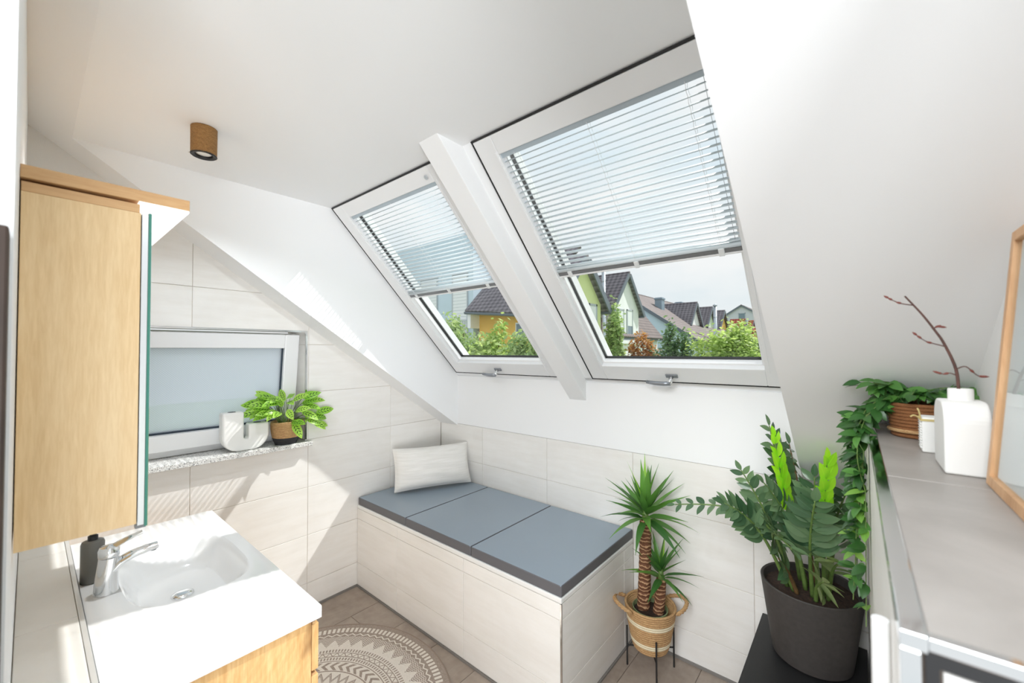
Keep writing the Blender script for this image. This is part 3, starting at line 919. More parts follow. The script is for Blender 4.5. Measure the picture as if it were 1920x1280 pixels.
# ================================================================== SOFT THINGS
def m_rug():
    mt, g, b = new_mat('rug_print')
    t = coords(g)
    s_ = g.n('ShaderNodeSeparateXYZ'); g.link(t, s_.inputs[0])
    X, Y = s_.outputs[0], s_.outputs[1]
    R = g.m('DIVIDE', g.m('SQRT', g.m('ADD', g.m('MULTIPLY', X, X), g.m('MULTIPLY', Y, Y))), .649)
    A = g.m('DIVIDE', g.m('ARCTAN2', Y, X), 2 * PI)
    def band(a, b_): return g.m('MULTIPLY', g.m('GREATER_THAN', R, a), g.m('LESS_THAN', R, b_))
    def tri(n): return g.m('ABSOLUTE', g.m('SUBTRACT', g.m('MULTIPLY', g.m('FRACT', g.m('MULTIPLY', A, n)), 2), 1))
    def near(v, c, wd): return g.m('LESS_THAN', g.m('ABSOLUTE', g.m('SUBTRACT', v, c)), wd)
    def AND(*q):
        r = q[0]
        for x in q[1:]: r = g.m('MULTIPLY', r, x)
        return r
    def OR(*q):
        r = q[0]
        for x in q[1:]: r = g.m('MAXIMUM', r, x)
        return r
    def zig(n, c, amp, wd):  # zigzag line
        return g.m('LESS_THAN', g.m('ABSOLUTE', g.m('SUBTRACT', g.m('SUBTRACT', R, c), g.m('MULTIPLY', g.m('SUBTRACT', tri(n), .5), amp))), wd)
    dash = lambda n, duty: g.m('GREATER_THAN', tri(n), duty)
    brown = []
    brown.append(band(.962, 1.1))
    brown.append(AND(band(.885, .962), OR(g.m('SUBTRACT', 1, dash(150, .42)), g.m('SUBTRACT', 1, band(.895, .95)))))
    brown.append(AND(band(.84, .885), g.m('SUBTRACT', 1, zig(80, .862, .022, .006))))
    # hatched chevron triangles
    lower = g.m('GREATER_THAN', g.m('SUBTRACT', R, .715), g.m('MULTIPLY', tri(44), .085))
    hatch = g.m('GREATER_THAN', g.m('FRACT', g.m('ADD', g.m('MULTIPLY', R, 62), g.m('MULTIPLY', tri(88), 1.1))), .36)
    brown.append(AND(band(.71, .84), lower, hatch))
    brown.append(AND(band(.655, .685), dash(170, .5)))
    brown.append(AND(band(.60, .648), OR(zig(70, .624, .04, .006), AND(near(R, .604, .004)), near(R, .645, .004))))
    brown.append(AND(band(.565, .592), dash(150, .45)))
    brown.append(near(R, .552, .004))
    brown.append(AND(band(.46, .54), g.m('GREATER_THAN', g.m('FRACT', g.m('ADD', g.m('MULTIPLY', A, 48), g.m('MULTIPLY', g.m('ABSOLUTE', g.m('SUBTRACT', R, .5)), 16))), .55)))
    brown.append(near(R, .45, .005))
    brown.append(AND(band(.34, .44), OR(zig(36, .39, .07, .009), zig(36, .37, .07, .006))))
    brown.append(near(R, .33, .005))
    brown.append(AND(band(.22, .31), g.m('GREATER_THAN', g.m('FRACT', g.m('ADD', g.m('MULTIPLY', A, 30), g.m('MULTIPLY', R, 12))), .5)))
    brown.append(near(R, .2, .008))
    brown.append(AND(band(.0, .18), dash(16, .55)))
    f = OR(*brown)
    nz_ = g.noise(t, 320, 2)
    cb = g.ramp(nz_, [(.3, lin(140, 126, 116)), (.7, lin(182, 168, 156))])
    cc = g.ramp(nz_, [(.3, lin(222, 214, 204)), (.7, lin(238, 232, 224))])
    g.link(g.mix(f, cc, cb), b.inputs['Base Color'])
    b.inputs['Roughness'].default_value = .95
    bump(g, b, nz_, .4, .002)
m_rug()
t = thing('round_rug', 'round grey and cream mandala-patterned rug on the floor', 'rug', (.811, -1.453, 0))
rg = MB().lathe([(.640, .0005), (.649, .002), (.6485, .006), (.640, .0075), (.3, .0075), (.0, .0075)], 120, (0, 0, 0), cap1=False).build('pile', M['rug_print'], None, auto=.8)
rg.parent = t
MB().torus((.811, -1.453, .0055), .648, .0038, 120, 6).build('edge_binding', simple('rug_edge', lin(150, 134, 122), .9), t, smooth=True)

# ---- cushion
t = thing('linen_cushion', 'off-white linen cushion leaning in the corner on the bench pad', 'cushion', (.25, -.3, .612))
cw, ch, ct = .285, .150, .075
wv = Vector((.42, .907, 0)).normalized(); nv0 = Vector((.907, -.42, 0))
upv = (Vector((0, 0, 1)) * math.cos(.33) - nv0 * math.sin(.33)).normalized(); nv = wv.cross(upv) * 1.0
if nv.dot(nv0) < 0: nv = -nv
cc_ = Vector((.262, -.292, .612)) + upv * (ch + .006) + nv * .030
mb = MB(); nu, nvv = 30, 20
def cush(u, v, sd):
    # u,v in -1..1
    e = max(0, 1 - abs(u) ** 3.6) ** .5 * max(0, 1 - abs(v) ** 3.4) ** .5
    pin = 1 - .045 * (1 - abs(v) ** 2) * abs(u) ** 6
    pin2 = 1 - .065 * (1 - abs(u) ** 2) * abs(v) ** 6
    wr = .004 * math.sin(u * 7 + v * 3) * e + .003 * math.sin(v * 13 + u * 2.3)
    if sd > 0 and v < -.5: wr -= .012 * math.exp(-((u - .05) / .18) ** 2) * (-.5 - v)
    p = cc_ + wv * (u * cw * pin) + upv * (v * ch * pin2) + nv * sd * (ct * e * .9 + .002 + wr * e)
    return p
for sd in (1, -1):
    vs_ = [cush(-1 + 2 * i / nu, -1 + 2 * k / nvv, sd) for i in range(nu + 1) for k in range(nvv + 1)]
    fs_ = [(i * (nvv + 1) + k, (i + 1) * (nvv + 1) + k, (i + 1) * (nvv + 1) + k + 1, i * (nvv + 1) + k + 1) for i in range(nu) for k in range(nvv)]
    mb.add(vs_, fs_)
cu = mb.build('cover', M['linen'], t, smooth=True)
pts = [cush(-1 + 2 * k / 24, -1, 0) for k in range(25)] + [cush(1, -1 + 2 * k / 14, 0) for k in range(1, 15)] + [cush(1 - 2 * k / 24, 1, 0) for k in range(1, 25)] + [cush(-1, 1 - 2 * k / 14, 0) for k in range(1, 15)]
MB().tube(pts, .0028, 6).build('seam', M['linen'], t, smooth=True)

# ================================================================== LEAVES AND PLANTS
def leaf_mesh(name, mat, L, W, shape=1.0, curl=.3, fold=.25, n=6, tip=1.0, wave=0):
    """leaf along +Y from the origin, upper side +Z; curl bends it down"""
    me = D.meshes.new(name)
    vs_, uv, fs_ = [], [], []
    for i in range(n + 1):
        s = i / n
        wd = W / 2 * (math.sin(PI * s ** shape) ** .8 if 0 < s < 1 else 0) * (1 if tip == 1 else (1 - s) ** (tip - 1))
        wd = max(wd, .0006)
        a = curl * s
        y = L * (math.sin(a) / curl if curl else s); z = -L * ((1 - math.cos(a)) / curl if curl else 0)
        if curl: y = L * math.sin(curl * s) / curl
        dz = wd * fold + wave * math.sin(s * 9) * wd
        vs_ += [(-wd, y, z + dz), (0, y, z), (wd, y, z + dz)]
        uv += [(0, s), (.5, s), (1, s)]
    for i in range(n):
        o = 3 * i
        fs_ += [(o, o + 1, o + 4, o + 3), (o + 1, o + 2, o + 5, o + 4)]
    me.from_pydata(vs_, [], fs_)
    ul = me.uv_layers.new(name='UVMap')
    for pl_ in me.polygons:
        for li in pl_.loop_indices:
            ul.data[li].uv = uv[me.loops[li].vertex_index]
    me.polygons.foreach_set('use_smooth', [True] * len(me.polygons))
    me.materials.append(mat)
    return me
def leaf_matrix(p, d, up=Vector((0, 0, 1)), roll=0, sc=1):
    """leaf base at p, growing along d, upper side towards up"""
    y = Vector(d).normalized()
    z = Vector(up) - y * Vector(up).dot(y)
    if z.length < 1e-3: z = Vector((1, 0, 0)) - y * y.x
    z.normalize()
    x = y.cross(z)
    m_ = Matrix((x, y, z)).transposed().to_4x4()
    return Matrix.Translation(p) @ m_ @ Matrix.Rotation(roll, 4, 'Y') @ Matrix.Scale(sc, 4)
def bez(P, n):
    P = [Vector(p) for p in P]
    out = []
    for i in range(n + 1):
        q = list(P); s = i / n
        while len(q) > 1: q = [a.lerp(b, s) for a, b in zip(q, q[1:])]
        out.append(q[0])
    return out
def coil(mb, prof, c, n=36, m=7):
    """stack of wound cord rings following a profile [(r,z,cord radius)]"""
    for r, z, cr in prof: mb.torus((c[0], c[1], c[2] + z), r, cr, n, m)
    return mb

# ---- U-shaped vase on the sill
uy, ux = -1.434, -.030
t = thing('u_shaped_vase', 'matt white U-shaped vase with two openings on the granite sill', 'vase', (ux, uy, WZ0))
L_, Rr, zt1, zt2, r0 = uy - .117, uy + .117, WZ0 + .222, WZ0 + .150, .085
out = [(L_ + r0 * .75, WZ0 + .0005)]
out = []
def arc(cy_, cz_, r, a0, a1, n=8):
    return [(cy_ + r * math.cos(a0 + (a1 - a0) * k / n), cz_ + r * math.sin(a0 + (a1 - a0) * k / n)) for k in range(n + 1)]
out += arc(L_ + r0, WZ0 + r0 + .0005, r0, PI, 1.5 * PI)
out += arc(Rr - r0, WZ0 + r0 + .0005, r0, 1.5 * PI, 2 * PI)
out += [(Rr, zt2), (uy + .012, zt2)]
out += arc(uy, WZ0 + .078, .012, 0, -PI, 8)
out += [(uy - .012, zt1), (L_, zt1)]
MB().prism(out, 'x', ux - .036, ux + .036).build('body', M['vase_white'], t, bevel=.011, seg=4)
for y_, z_ in (((L_ + uy - .012) / 2, zt1), ((Rr + uy + .012) / 2, zt2)):
    MB().lathe([(.020, .0004), (.020, .0010)], 24, (ux, y_, z_)).build('opening', M['pot_dark'], t)  # dark disc on the solid top, standing in for the shaded hollow

# ---- potted prayer plant on the sill
pc = Vector((-.022, -1.214, WZ0))
t = thing('prayer_plant', 'light green plant with dark leaf markings in a two-tone jute basket on the sill', 'potted plant', pc)
mb = coil(MB(), [(.055 + .014 * (k / 4), .0035 + .0085 * k, .0052) for k in range(5)], pc)
mb.lathe([(.054, .001), (.056, .002), (.070, .042)], 36, pc)
mb.build('basket_base', M['jute_black'], t, smooth=True)
mb = coil(MB(), [(.071 + .008 * math.sin(k / 9 * 1.6), .046 + .0080 * k, .0050) for k in range(12)], pc)
mb.lathe([(.070, .043), (.078, .085), (.079, .134), (.072, .134), (.070, .110)], 36, pc, cap0=False, cap1=True)
bsk = mb.build('basket', M['jute'], t, smooth=True)
MB().torus(pc + Vector((.03, .079, .135)), .022, .004, 16, 6, 1, .5, -.4, PI + .4).build('basket_handle', M['jute'], t, smooth=True)
MB().lathe([(.069, .112), (.03, .118), (0, .120)], 24, pc, cap0=True, cap1=False).build('soil', M['soil'], t)
LM = [leaf_mesh('leaf', M['leaf_calathea'], .110, .046, .9, c_, .18, 7) for c_ in (.5, .9, 1.2)]
rnd = random.Random(5)
mb = MB()
tips = []
for i in range(58):
    a = rnd.uniform(0, 2 * PI); el = rnd.uniform(.35, 1.45)
    if i >= 40: a = rnd.uniform(-1.6, .9); el = rnd.uniform(.3, 1.2)
    if i < 14: el = rnd.uniform(-.25, .4)
    rad = .045 + .085 * math.cos(el) * rnd.uniform(.75, 1.1)
    end = pc + Vector((rad * math.cos(a) * .6, rad * math.sin(a) * 1.2, .150 + .135 * math.sin(el)))
    lim = -.115 + (end.z - WZ0) * .13
    if end.x < lim + .03: end.x = lim + .03 + rnd.uniform(0, .05)
    base = pc + Vector((.03 * math.cos(a), .03 * math.sin(a), .115))
    dirv = Vector((math.cos(a) * .55 + .15, math.sin(a) * 1.1, rnd.uniform(-.5, .25) + .5 * math.sin(el)))
    if end.x < -.03 and dirv.x < 0: dirv.x *= -.3
    if end.y + dirv.normalized().y * .1 > -1.125:
        end.x = max(end.x, .035); dirv.x = abs(dirv.x) + .25
    mb.tube(bez([base, base.lerp(end, .4) + Vector((0, 0, .05)), end], 5), .0014, 5)
    tips.append((end, dirv))
mb.build('stems', M['stem_green'], t)
for k, (e, dv) in enumerate(tips):
    inst('leaf', LM[k % 3], t, leaf_matrix(e, dv, Vector((1.0, -.55, .75)), rnd.uniform(-.4, .4), rnd.uniform(.75, 1.12)))

# ---- plant stand, basket and yucca
pc = Vector((1.842, -.150, 0))
t = thing('plant_stand', 'thin black metal plant stand beside the bench', 'plant stand', pc)
legs = [(pc.x + .118 * math.cos(a), pc.y + .118 * math.sin(a)) for a in (math.radians(215), math.radians(-55), math.radians(36), math.radians(125))]
for lx, ly in legs:
    MB().tube([(lx, ly, .0005), (lx, ly, .200)], .0045, 8).build('leg', M['black_metal'], t)
for a, b in ((0, 2), (1, 3)):
    MB().tube([(legs[a][0], legs[a][1], .100), (legs[b][0], legs[b][1], .100)], .004, 8).build('cross_bar', M['black_metal'], t)
t = thing('jute_basket', 'round jute basket with cream bands and two handles on the plant stand', 'basket', (pc.x, pc.y, .105))
prof = []
nk = 19
for k in range(nk):
    s = k / (nk - 1)
    prof.append((.082 + .040 * s ** .8, .006 + .205 * s, .0068))
bands = {3, 4, 12, 13}
mb = coil(MB(), [p_ for k, p_ in enumerate(prof) if k not in bands], (pc.x, pc.y, .105), 40, 7)
mb.lathe([(0, .001), (.078, .001), (.083, .006), (.121, .205), (.116, .207), (.079, .010), (0, .008)], 40, (pc.x, pc.y, .105), cap0=False, cap1=False)
mb.build('weave', M['jute'], t, smooth=True)
for bs in ((3, 4), (12, 13)):
    coil(MB(), [(prof[k][0] + .0006, prof[k][1], .0070) for k in bs], (pc.x, pc.y, .105), 40, 7).build('band', M['jute_cream'], t, smooth=True)
for sg in (1, -1):
    ax_ = Vector((.80, .60, 0)) * sg; pe = Vector((-.60, .80, 0))
    q0 = pc + ax_ * .112 + pe * .075 + Vector((0, 0, .312)); q1 = pc + ax_ * .112 - pe * .075 + Vector((0, 0, .312))
    mm = pc + ax_ * .205 + Vector((0, 0, .352))
    pts = bez([q0, mm + pe * .062, mm - pe * .062, q1], 18)
    mb = MB()
    for off in (0, 1, 2):
        mb.tube([p_ + Vector((0, 0, .0055 * math.sin(k * 1.5 + off * 2.1))) + ax_ * .0055 * math.cos(k * 1.5 + off * 2.1) for k, p_ in enumerate(pts)], .0062, 7)
    mb.build('handle', M['jute'], t, smooth=True)

t = thing('yucca_plant', 'yucca with one tall and one short trunk in the jute basket', 'potted plant', (pc.x, pc.y, .115))
MB().lathe([(0, .001), (.065, .001), (.088, .185), (.084, .187), (.080, .165), (.0, .165)], 36, (pc.x, pc.y, .115), cap0=False, cap1=False).build('inner_pot', M['pot_green'], t, auto=.7)
MB().lathe([(.080, .166), (.04, .172), (0, .174)], 28, (pc.x, pc.y, .115), cap0=False, cap1=False).build('soil', M['soil'], t, smooth=True)
YL = [leaf_mesh('leaf', M['leaf_yucca'], .27, .058, .62, c_, .3, 7, 1.45) for c_ in (.1, .3, .6)]
YY = leaf_mesh('leaf', M['leaf_yucca_young'], .30, .036, .6, .12, .4, 7, 1.5)
def yucca(base, top, r, n, L, seed, young):
    rr = random.Random(seed)
    pth = bez([base, base.lerp(top, .5) + Vector((.006, 0, 0)), top], 26)
    tr = MB().tube(pth, [r * (1.1 - .12 * k / 26 + (.07 if k % 2 else 0)) for k in range(27)], 16).build('trunk', M['yucca_trunk'], t, smooth=True)
    MB().tube([top - Vector((0, 0, .01)), top + Vector((0, 0, .05))], [r * .75, r * .4], 10).build('crown', M['stem_green'], t, smooth=True)
    ga = 2.39996
    for i in range(n):
        s = i / (n - 1)
        el = math.radians(-8 + 86 * s) + rr.uniform(-.15, .15)
        a = i * ga
        dv = Vector((math.cos(a) * math.cos(el), math.sin(a) * math.cos(el), math.sin(el)))
        p_ = top + Vector((0, 0, -.005 + .05 * s)) + dv * .010
        for _ in range(8):
            if p_.y + dv.normalized().y * L * 1.15 > -.03: dv.y *= .7
        me = YL[0 if s > .6 else 1 if s > .3 else 2]
        nm = 'leaf'
        if i in young: me = YY
        inst(nm, me, t, leaf_matrix(p_, dv, Vector((0, 0, 1)) if el < 1.1 else Vector((math.cos(a), math.sin(a), 0)) * -1, rr.uniform(-.25, .25), L / .27 * rr.uniform(.8, 1.1)))
yucca(Vector((1.808, -.155, .280)), Vector((1.822, -.150, .745)), .0285, 36, .245, 3, (33, 27))
yucca(Vector((1.880, -.140, .280)), Vector((1.894, -.132, .455)), .024, 22, .195, 9, (19,))

# ---- black cabinet and the big pot
KX0, KX1, KY0, KZ1 = 2.325, 2.694, -.74, .400
t = thing('black_cabinet', 'low matt black cabinet under the big plant pot', 'cabinet', (2.51, -.37, 0))
MB().box(KX0 + .006, KX1, KY0 + .006, -.012, .001, KZ1 - .018).build('body', M['black_matte'], t, bevel=.002)
MB().box(KX0, KX1, KY0, -.012, KZ1 - .018, KZ1).build('top_board', M['black_matte'], t, bevel=.001)
MB().box(KX0 + .012, KX1 - .006, KY0 - .010, KY0 + .006, .03, KZ1 - .024).build('door', M['black_matte'], t, bevel=.001)
t = thing('roll_holder', 'dark grey metal roll holder on the half-height wall above the black cabinet', 'holder', (2.66, -.72, .47))
MB().tube([(2.699, -.80, .585), (2.65, -.80, .585), (2.638, -.80, .585)], .010, 14).build('arm', simple('gunmetal', lin(96, 104, 112), .3, .9), t, auto=.7)
MB().tube([(2.640, -.800, .545), (2.640, -.800, .605)], .016, 20).build('bar', M['gunmetal'], t, auto=.7)
MB().tube([(2.6995, -.80, .585), (2.694, -.80, .585)], .024, 20).build('wall_plate', M['gunmetal'], t, auto=.7)

pc = Vector((2.522, -.205, KZ1))
t = thing('zamioculcas_plant', 'large glossy green plant with bright new shoots in a dark round pot', 'potted plant', pc)
MB().lathe([(.0, .001), (.124, .001), (.132, .008), (.138, .05), (.170, .285), (.171, .290), (.168, .293), (.160, .290), (.155, .262)], 56, pc, cap0=False, cap1=True).build('pot', M['pot_dark'], t, auto=.7)
MB().lathe([(.155, .262), (.08, .270), (0, .274)], 32, pc, cap0=False, cap1=False).build('soil', M['soil'], t, smooth=True)
ZM = {k: [leaf_mesh('leaf', M[m_], .092, .042, .85, c_, .22, 6) for c_ in (.2, .5)] for k, m_ in (('d', 'leaf_zz'), ('b', 'leaf_zz_bright'), ('p', 'leaf_zz_pale'))}
zz = [  # base offset, control, tip, leaf kind, leaf pairs, first leaf at, leaf scale
    ((-.05, -.02), (2.400, -.300, 1.02), (2.035, -.330, .925), 'd', 13, .34, .78),
    ((-.01, .01), (2.440, -.230, 1.00), (2.418, -.290, 1.275), 'b', 7, .50, .92),
    ((.04, -.02), (2.570, -.330, 1.00), (2.5915, -.400, 1.235), 'b', 5, .60, .92),
    ((-.03, .04), (2.430, -.160, 1.05), (2.385, -.170, 1.300), 'd', 10, .45, .95),
    ((.01, .05), (2.490, -.180, 1.05), (2.455, -.160, 1.230), 'd', 9, .45, .95),
    ((-.06, .02), (2.380, -.230, .95), (2.290, -.250, 1.110), 'd', 9, .42, .85),
    ((.01, -.05), (2.530, -.380, .92), (2.560, -.480, 1.105), 'd', 11, .42, 1.15),
    ((.05, .02), (2.600, -.230, .92), (2.668, -.340, 1.020), 'd', 7, .42, .95),
    ((-.04, -.05), (2.380, -.380, .98), (2.500, -.560, .950), 'd', 11, .40, 1.0),
    ((-.06, -.03), (2.350, -.330, .95), (2.260, -.420, 1.010), 'd', 10, .40, 1.0),
    ((-.01, -.02), (2.470, -.300, .98), (2.400, -.420, 1.120), 'd', 9, .42, .95),
    ((.02, .01), (2.540, -.220, .98), (2.545, -.240, 1.130), 'd', 8, .42, .95),
    ((.05, -.04), (2.600, -.330, .84), (2.628, -.440, .900), 'p', 5, .40, .95),
    ((.02, -.07), (2.550, -.340, .75), (2.575, -.400, .800), 'p', 5, .45, 1.0),
    ((-.03, -.06), (2.450, -.330, .78), (2.440, -.400, .840), 'd', 5, .4, .95),
    ((.04, .05), (2.600, -.130, .95), (2.640, -.220, 1.080), 'd', 8, .42, .95),
]
rnd = random.Random(11)
for bo, ctl, tip_, kd, pairs, s0, ls in zz:
    base = pc + Vector((bo[0] * 1.2, bo[1] * 1.2, .266))
    ctl, tip_ = Vector(ctl), Vector(tip_)
    pts = bez([base, base.lerp(ctl, .6) + Vector((0, 0, .03)), ctl, tip_], 22)
    MB().tube(pts, [.0085 * (1 - .72 * k / 22) for k in range(23)], 8).build('stem', M['stem_green' if kd != 'd' or rnd.random() < .75 else 'stem_brown'], t, smooth=True)
    face = Vector((.35 + rnd.uniform(-.9, .9), -.75 + rnd.uniform(-.2, .5), .55 + rnd.uniform(-.2, .5)))
    if ls > 1.1: face = Vector((.1, -.9, .5))
    for k in range(pairs):
        s = s0 + (1 - s0) * (k + .5) / pairs
        i0 = s * 22; i = min(21, int(i0)); p_ = pts[i].lerp(pts[i + 1], i0 - i)
        tg = (pts[i + 1] - pts[i]).normalized()
        side = tg.cross(face)
        side = side.normalized() if side.length > .1 else Vector((1, 0, 0))
        upn = side.cross(tg).normalized()
        if upn.dot(face) < 0: upn = -upn
        for sg in (1, -1):
            dv = side * sg * rnd.uniform(.75, 1.0) + tg * rnd.uniform(.45, .8) + upn * rnd.uniform(-.05, .35)
            if kd == 'b': dv = side * sg * .35 + tg * 1.0 + upn * .25
            if p_.x + dv.normalized().x * .08 * ls > 2.692: dv.x = -abs(dv.x) * .3
            tp_ = p_ + dv.normalized() * .1 * ls
            if tp_.x > 2.46 and tp_.z > slope(tp_.y) - .02: dv = Vector((dv.x, -abs(dv.y) - .6, min(dv.z, .0)))
            if tp_.y > -.02: dv.y = -abs(dv.y)
            taper = 1 - .45 * max(0, (k / pairs) - .55) / .45
            inst('leaf', ZM[kd][k % 2], t, leaf_matrix(p_, dv, upn + Vector((0, 0, .25)), rnd.uniform(-.3, .3), ls * taper * rnd.uniform(.85, 1.12)))
    inst('leaf', ZM[kd][0], t, leaf_matrix(pts[-1], pts[-1] - pts[-2], face, 0, ls * .6))

# ---- trailing ivy in a basket on the half wall
pc = Vector((2.800, -.735, HZ))
t = thing('trailing_ivy', 'trailing green ivy in a brown woven basket spilling over the half-height wall', 'potted plant', pc)
mb = coil(MB(), [(.050 + .010 * k / 9, .006 + .0088 * k, .0055) for k in range(10)], pc, 32, 6)
mb.lathe([(.048, .001), (.050, .004), (.060, .088), (.055, .088), (.054, .070)], 32, pc)
mb.build('basket', M['jute_dark'], t, smooth=True)
MB().torus(pc + Vector((0, 0, .018)), .058, .005, 32, 6).build('base_band', M['jute'], t, smooth=True)
IL = [leaf_mesh('leaf', M['leaf_ivy'], .044, .022, .8, c_, .2, 5) for c_ in (.3, .8)] + [leaf_mesh('leaf', M['leaf_ivy_light'], .044, .021, .8, .5, .2, 5)]
rnd = random.Random(21)
vine = MB()
leaves = []
def add_leaves(pts, every, r0=0, z_light=1.2):
    for k in range(r0, len(pts) - 1, every):
        p_ = pts[k]
        for q in range(3):
            a = rnd.uniform(0, 2 * PI)
            dv = Vector((math.cos(a), math.sin(a), rnd.uniform(-.9, .35)))
            if p_.x > 2.60 and p_.z < HZ and p_.x + dv.normalized().x * .04 > 2.69: dv.x = -abs(dv.x)
            leaves.append((p_.copy(), dv))
for i in range(9):      # hanging strands
    xo = 2.688 - .010 * rnd.random() - .022 * (i % 3) / 2
    yo = -.80 + .13 * i / 8 + rnd.uniform(-.02, .02)
    bot = (.90, 1.10, .98, 1.18, 1.02, .93, 1.22, 1.08, 1.25)[i]
    b0 = pc + Vector((-.03, rnd.uniform(-.03, .03), .09))
    over = Vector((2.694, yo, HZ + .035 + .03 * rnd.random()))
    pts = bez([b0, b0 + Vector((-.02, 0, .05)), over + Vector((.02, 0, .02)), over], 8)
    seg_ = [over + (Vector((xo, yo + rnd.uniform(-.02, .02), bot)) - over) * (k / 22) + Vector((-.018 * math.sin(PI * min(1, k / 8)), .006 * math.sin(k * 1.1 + i), 0)) for k in range(1, 23)]
    al = pts + seg_
    for q in al:
        if q.z < HZ + .004: q.x = min(q.x, 2.690)
    vine.tube(al, .0012, 5)
    add_leaves(al, 2, 2)
n_strand = len(leaves)
for i in range(14):     # tuft on top of the basket
    a = rnd.uniform(0, 2 * PI)
    e = pc + Vector((.085 * math.cos(a), .065 * math.sin(a) - .012, .115 + rnd.uniform(-.01, .03)))
    if i < 6: e.x -= .03
    pts = bez([pc + Vector((0, 0, .085)), pc + Vector((0, 0, .14)), e], 6)
    vine.tube(pts, .0011, 5)
    add_leaves(pts, 2, 3)
    leaves.append((pts[-1].copy(), pts[-1] - pts[-2]))
vine.build('vines', M['stem_green'], t)
MB().lathe([(.0535, .074), (.02, .078), (0, .078)], 24, pc, cap0=True, cap1=False).build('soil', M['soil'], t)
tuft = leaves[n_strand:]
strand = leaves[:n_strand]
rnd.shuffle(strand)
leaves = (tuft + strand)
extra = MB()
for k, (p_, dv) in enumerate(leaves):
    light = p_.z < 1.25 and rnd.random() < .45
    end = p_ + dv.normalized() * .048
    if end.z > slope(end.y) - .012: dv = Vector((dv.x, -abs(dv.y) - .4, -.3))
    LMx = leaf_matrix(p_, dv, Vector((-.3, -.5, 1)), rnd.uniform(-.5, .5), rnd.uniform(.75, 1.15))
    me = IL[2] if light else IL[k % 2]
    if k < 295: inst('leaf', me, t, LMx)
    else: extra.add([LMx @ v.co for v in me.vertices], [tuple(q.vertices) for q in me.polygons])
if extra.v: extra.build('foliage', M['leaf_ivy'], t, smooth=True)['kind'] = 'stuff'

# ---- small ribbed vase
t = thing('ribbed_vase', 'small square white ribbed vase tied with cord, beside the ivy basket', 'vase', (2.812, -.930, HZ))
sx0, sx1, sy0, sy1 = 2.786, 2.838, -.957, -.905
MB().box(sx0, sx1, sy0, sy1, HZ + .0005, HZ + .078).build('body', M['vase_white'], t, bevel=.003)
mb = MB()
for k in range(11): mb.tube([(sx0 - .0002, sy0 + .004, HZ + .010 + .0058 * k), (sx0 - .0002, sy1 - .004, HZ + .010 + .0058 * k)], .0021, 6)
mb.build('ribs', M['vase_white'], t, smooth=True)
mb = MB().ring(sx0 - .002, sx1 + .002, sy0 - .002, sy1 + .002, .003, .003, .003, .003, HZ + .070, HZ + .0745)
mb.tube(bez([(sx0 - .002, sy0, HZ + .073), (sx0 - .012, sy0 - .008, HZ + .088), (sx0 - .018, sy0 - .004, HZ + .078)], 6), .0016, 5)
mb.tube(bez([(sx0 - .002, sy0, HZ + .073), (sx0 - .004, sy0 - .010, HZ + .094), (sx0 - .007, sy0 - .006, HZ + .098)], 6), .0016, 5)
mb.build('cord', M['rope'], t)

# ---- arched bottle vase and its twig
vx0, vx1, vy0, vy1, vh = 2.798, 2.858, -1.152, -1.030, .132
vc = ((vx0 + vx1) / 2, (vy0 + vy1) / 2)
t = thing('arched_vase', 'matt white arched bottle vase standing next to the picture frame', 'vase', (vc[0], vc[1], HZ))
rr_ = .038
prof = [(vy0, HZ + .0005), (vy1, HZ + .0005)] + [(vy1 - rr_ + rr_ * math.cos(a), HZ + vh - rr_ + rr_ * math.sin(a)) for a in [PI / 2 * k / 8 for k in range(9)]] + [(vy0 + rr_ + rr_ * math.cos(a), HZ + vh - rr_ + rr_ * math.sin(a)) for a in [PI / 2 + PI / 2 * k / 8 for k in range(9)]]
MB().prism(prof, 'x', vx0, vx1).build('body', M['vase_white'], t, bevel=.004, seg=3)
MB().lathe([(.0175, -.004), (.0175, .020), (.0165, .022), (.0135, .022), (.0130, .004)], 28, (vc[0], vc[1], HZ + vh), cap0=False).build('neck', M['vase_white'], t, auto=.8)
t = thing('budding_twig', 'bare brown twig with buds standing in the arched vase', 'twig', (vc[0], vc[1], HZ + vh - .01))
B = lambda px, z, y=None: Vector((px, vc[1] if y is None else y, z))
main = [B(2.826, HZ + vh + .006), B(2.823, 1.590), B(2.808, 1.640), B(2.795, 1.668), B(2.778, 1.700), B(2.754, 1.738)]
def spline(P, n=6):
    out = []
    for i in range(len(P) - 1):
        p0, p1, p2, p3 = P[max(0, i - 1)], P[i], P[i + 1], P[min(len(P) - 1, i + 2)]
        for k in range(n):
            s = k / n
            out.append(.5 * ((2 * p1) + (p2 - p0) * s + (2 * p0 - 5 * p1 + 4 * p2 - p3) * s * s + (3 * p1 - p0 - 3 * p2 + p3) * s ** 3))
    out.append(P[-1])
    return out
pm = spline(main)
MB().tube(pm, [.0027 - .0012 * k / (len(pm) - 1) for k in range(len(pm))], 8).build('main_stem', M['twig'], t, smooth=True)
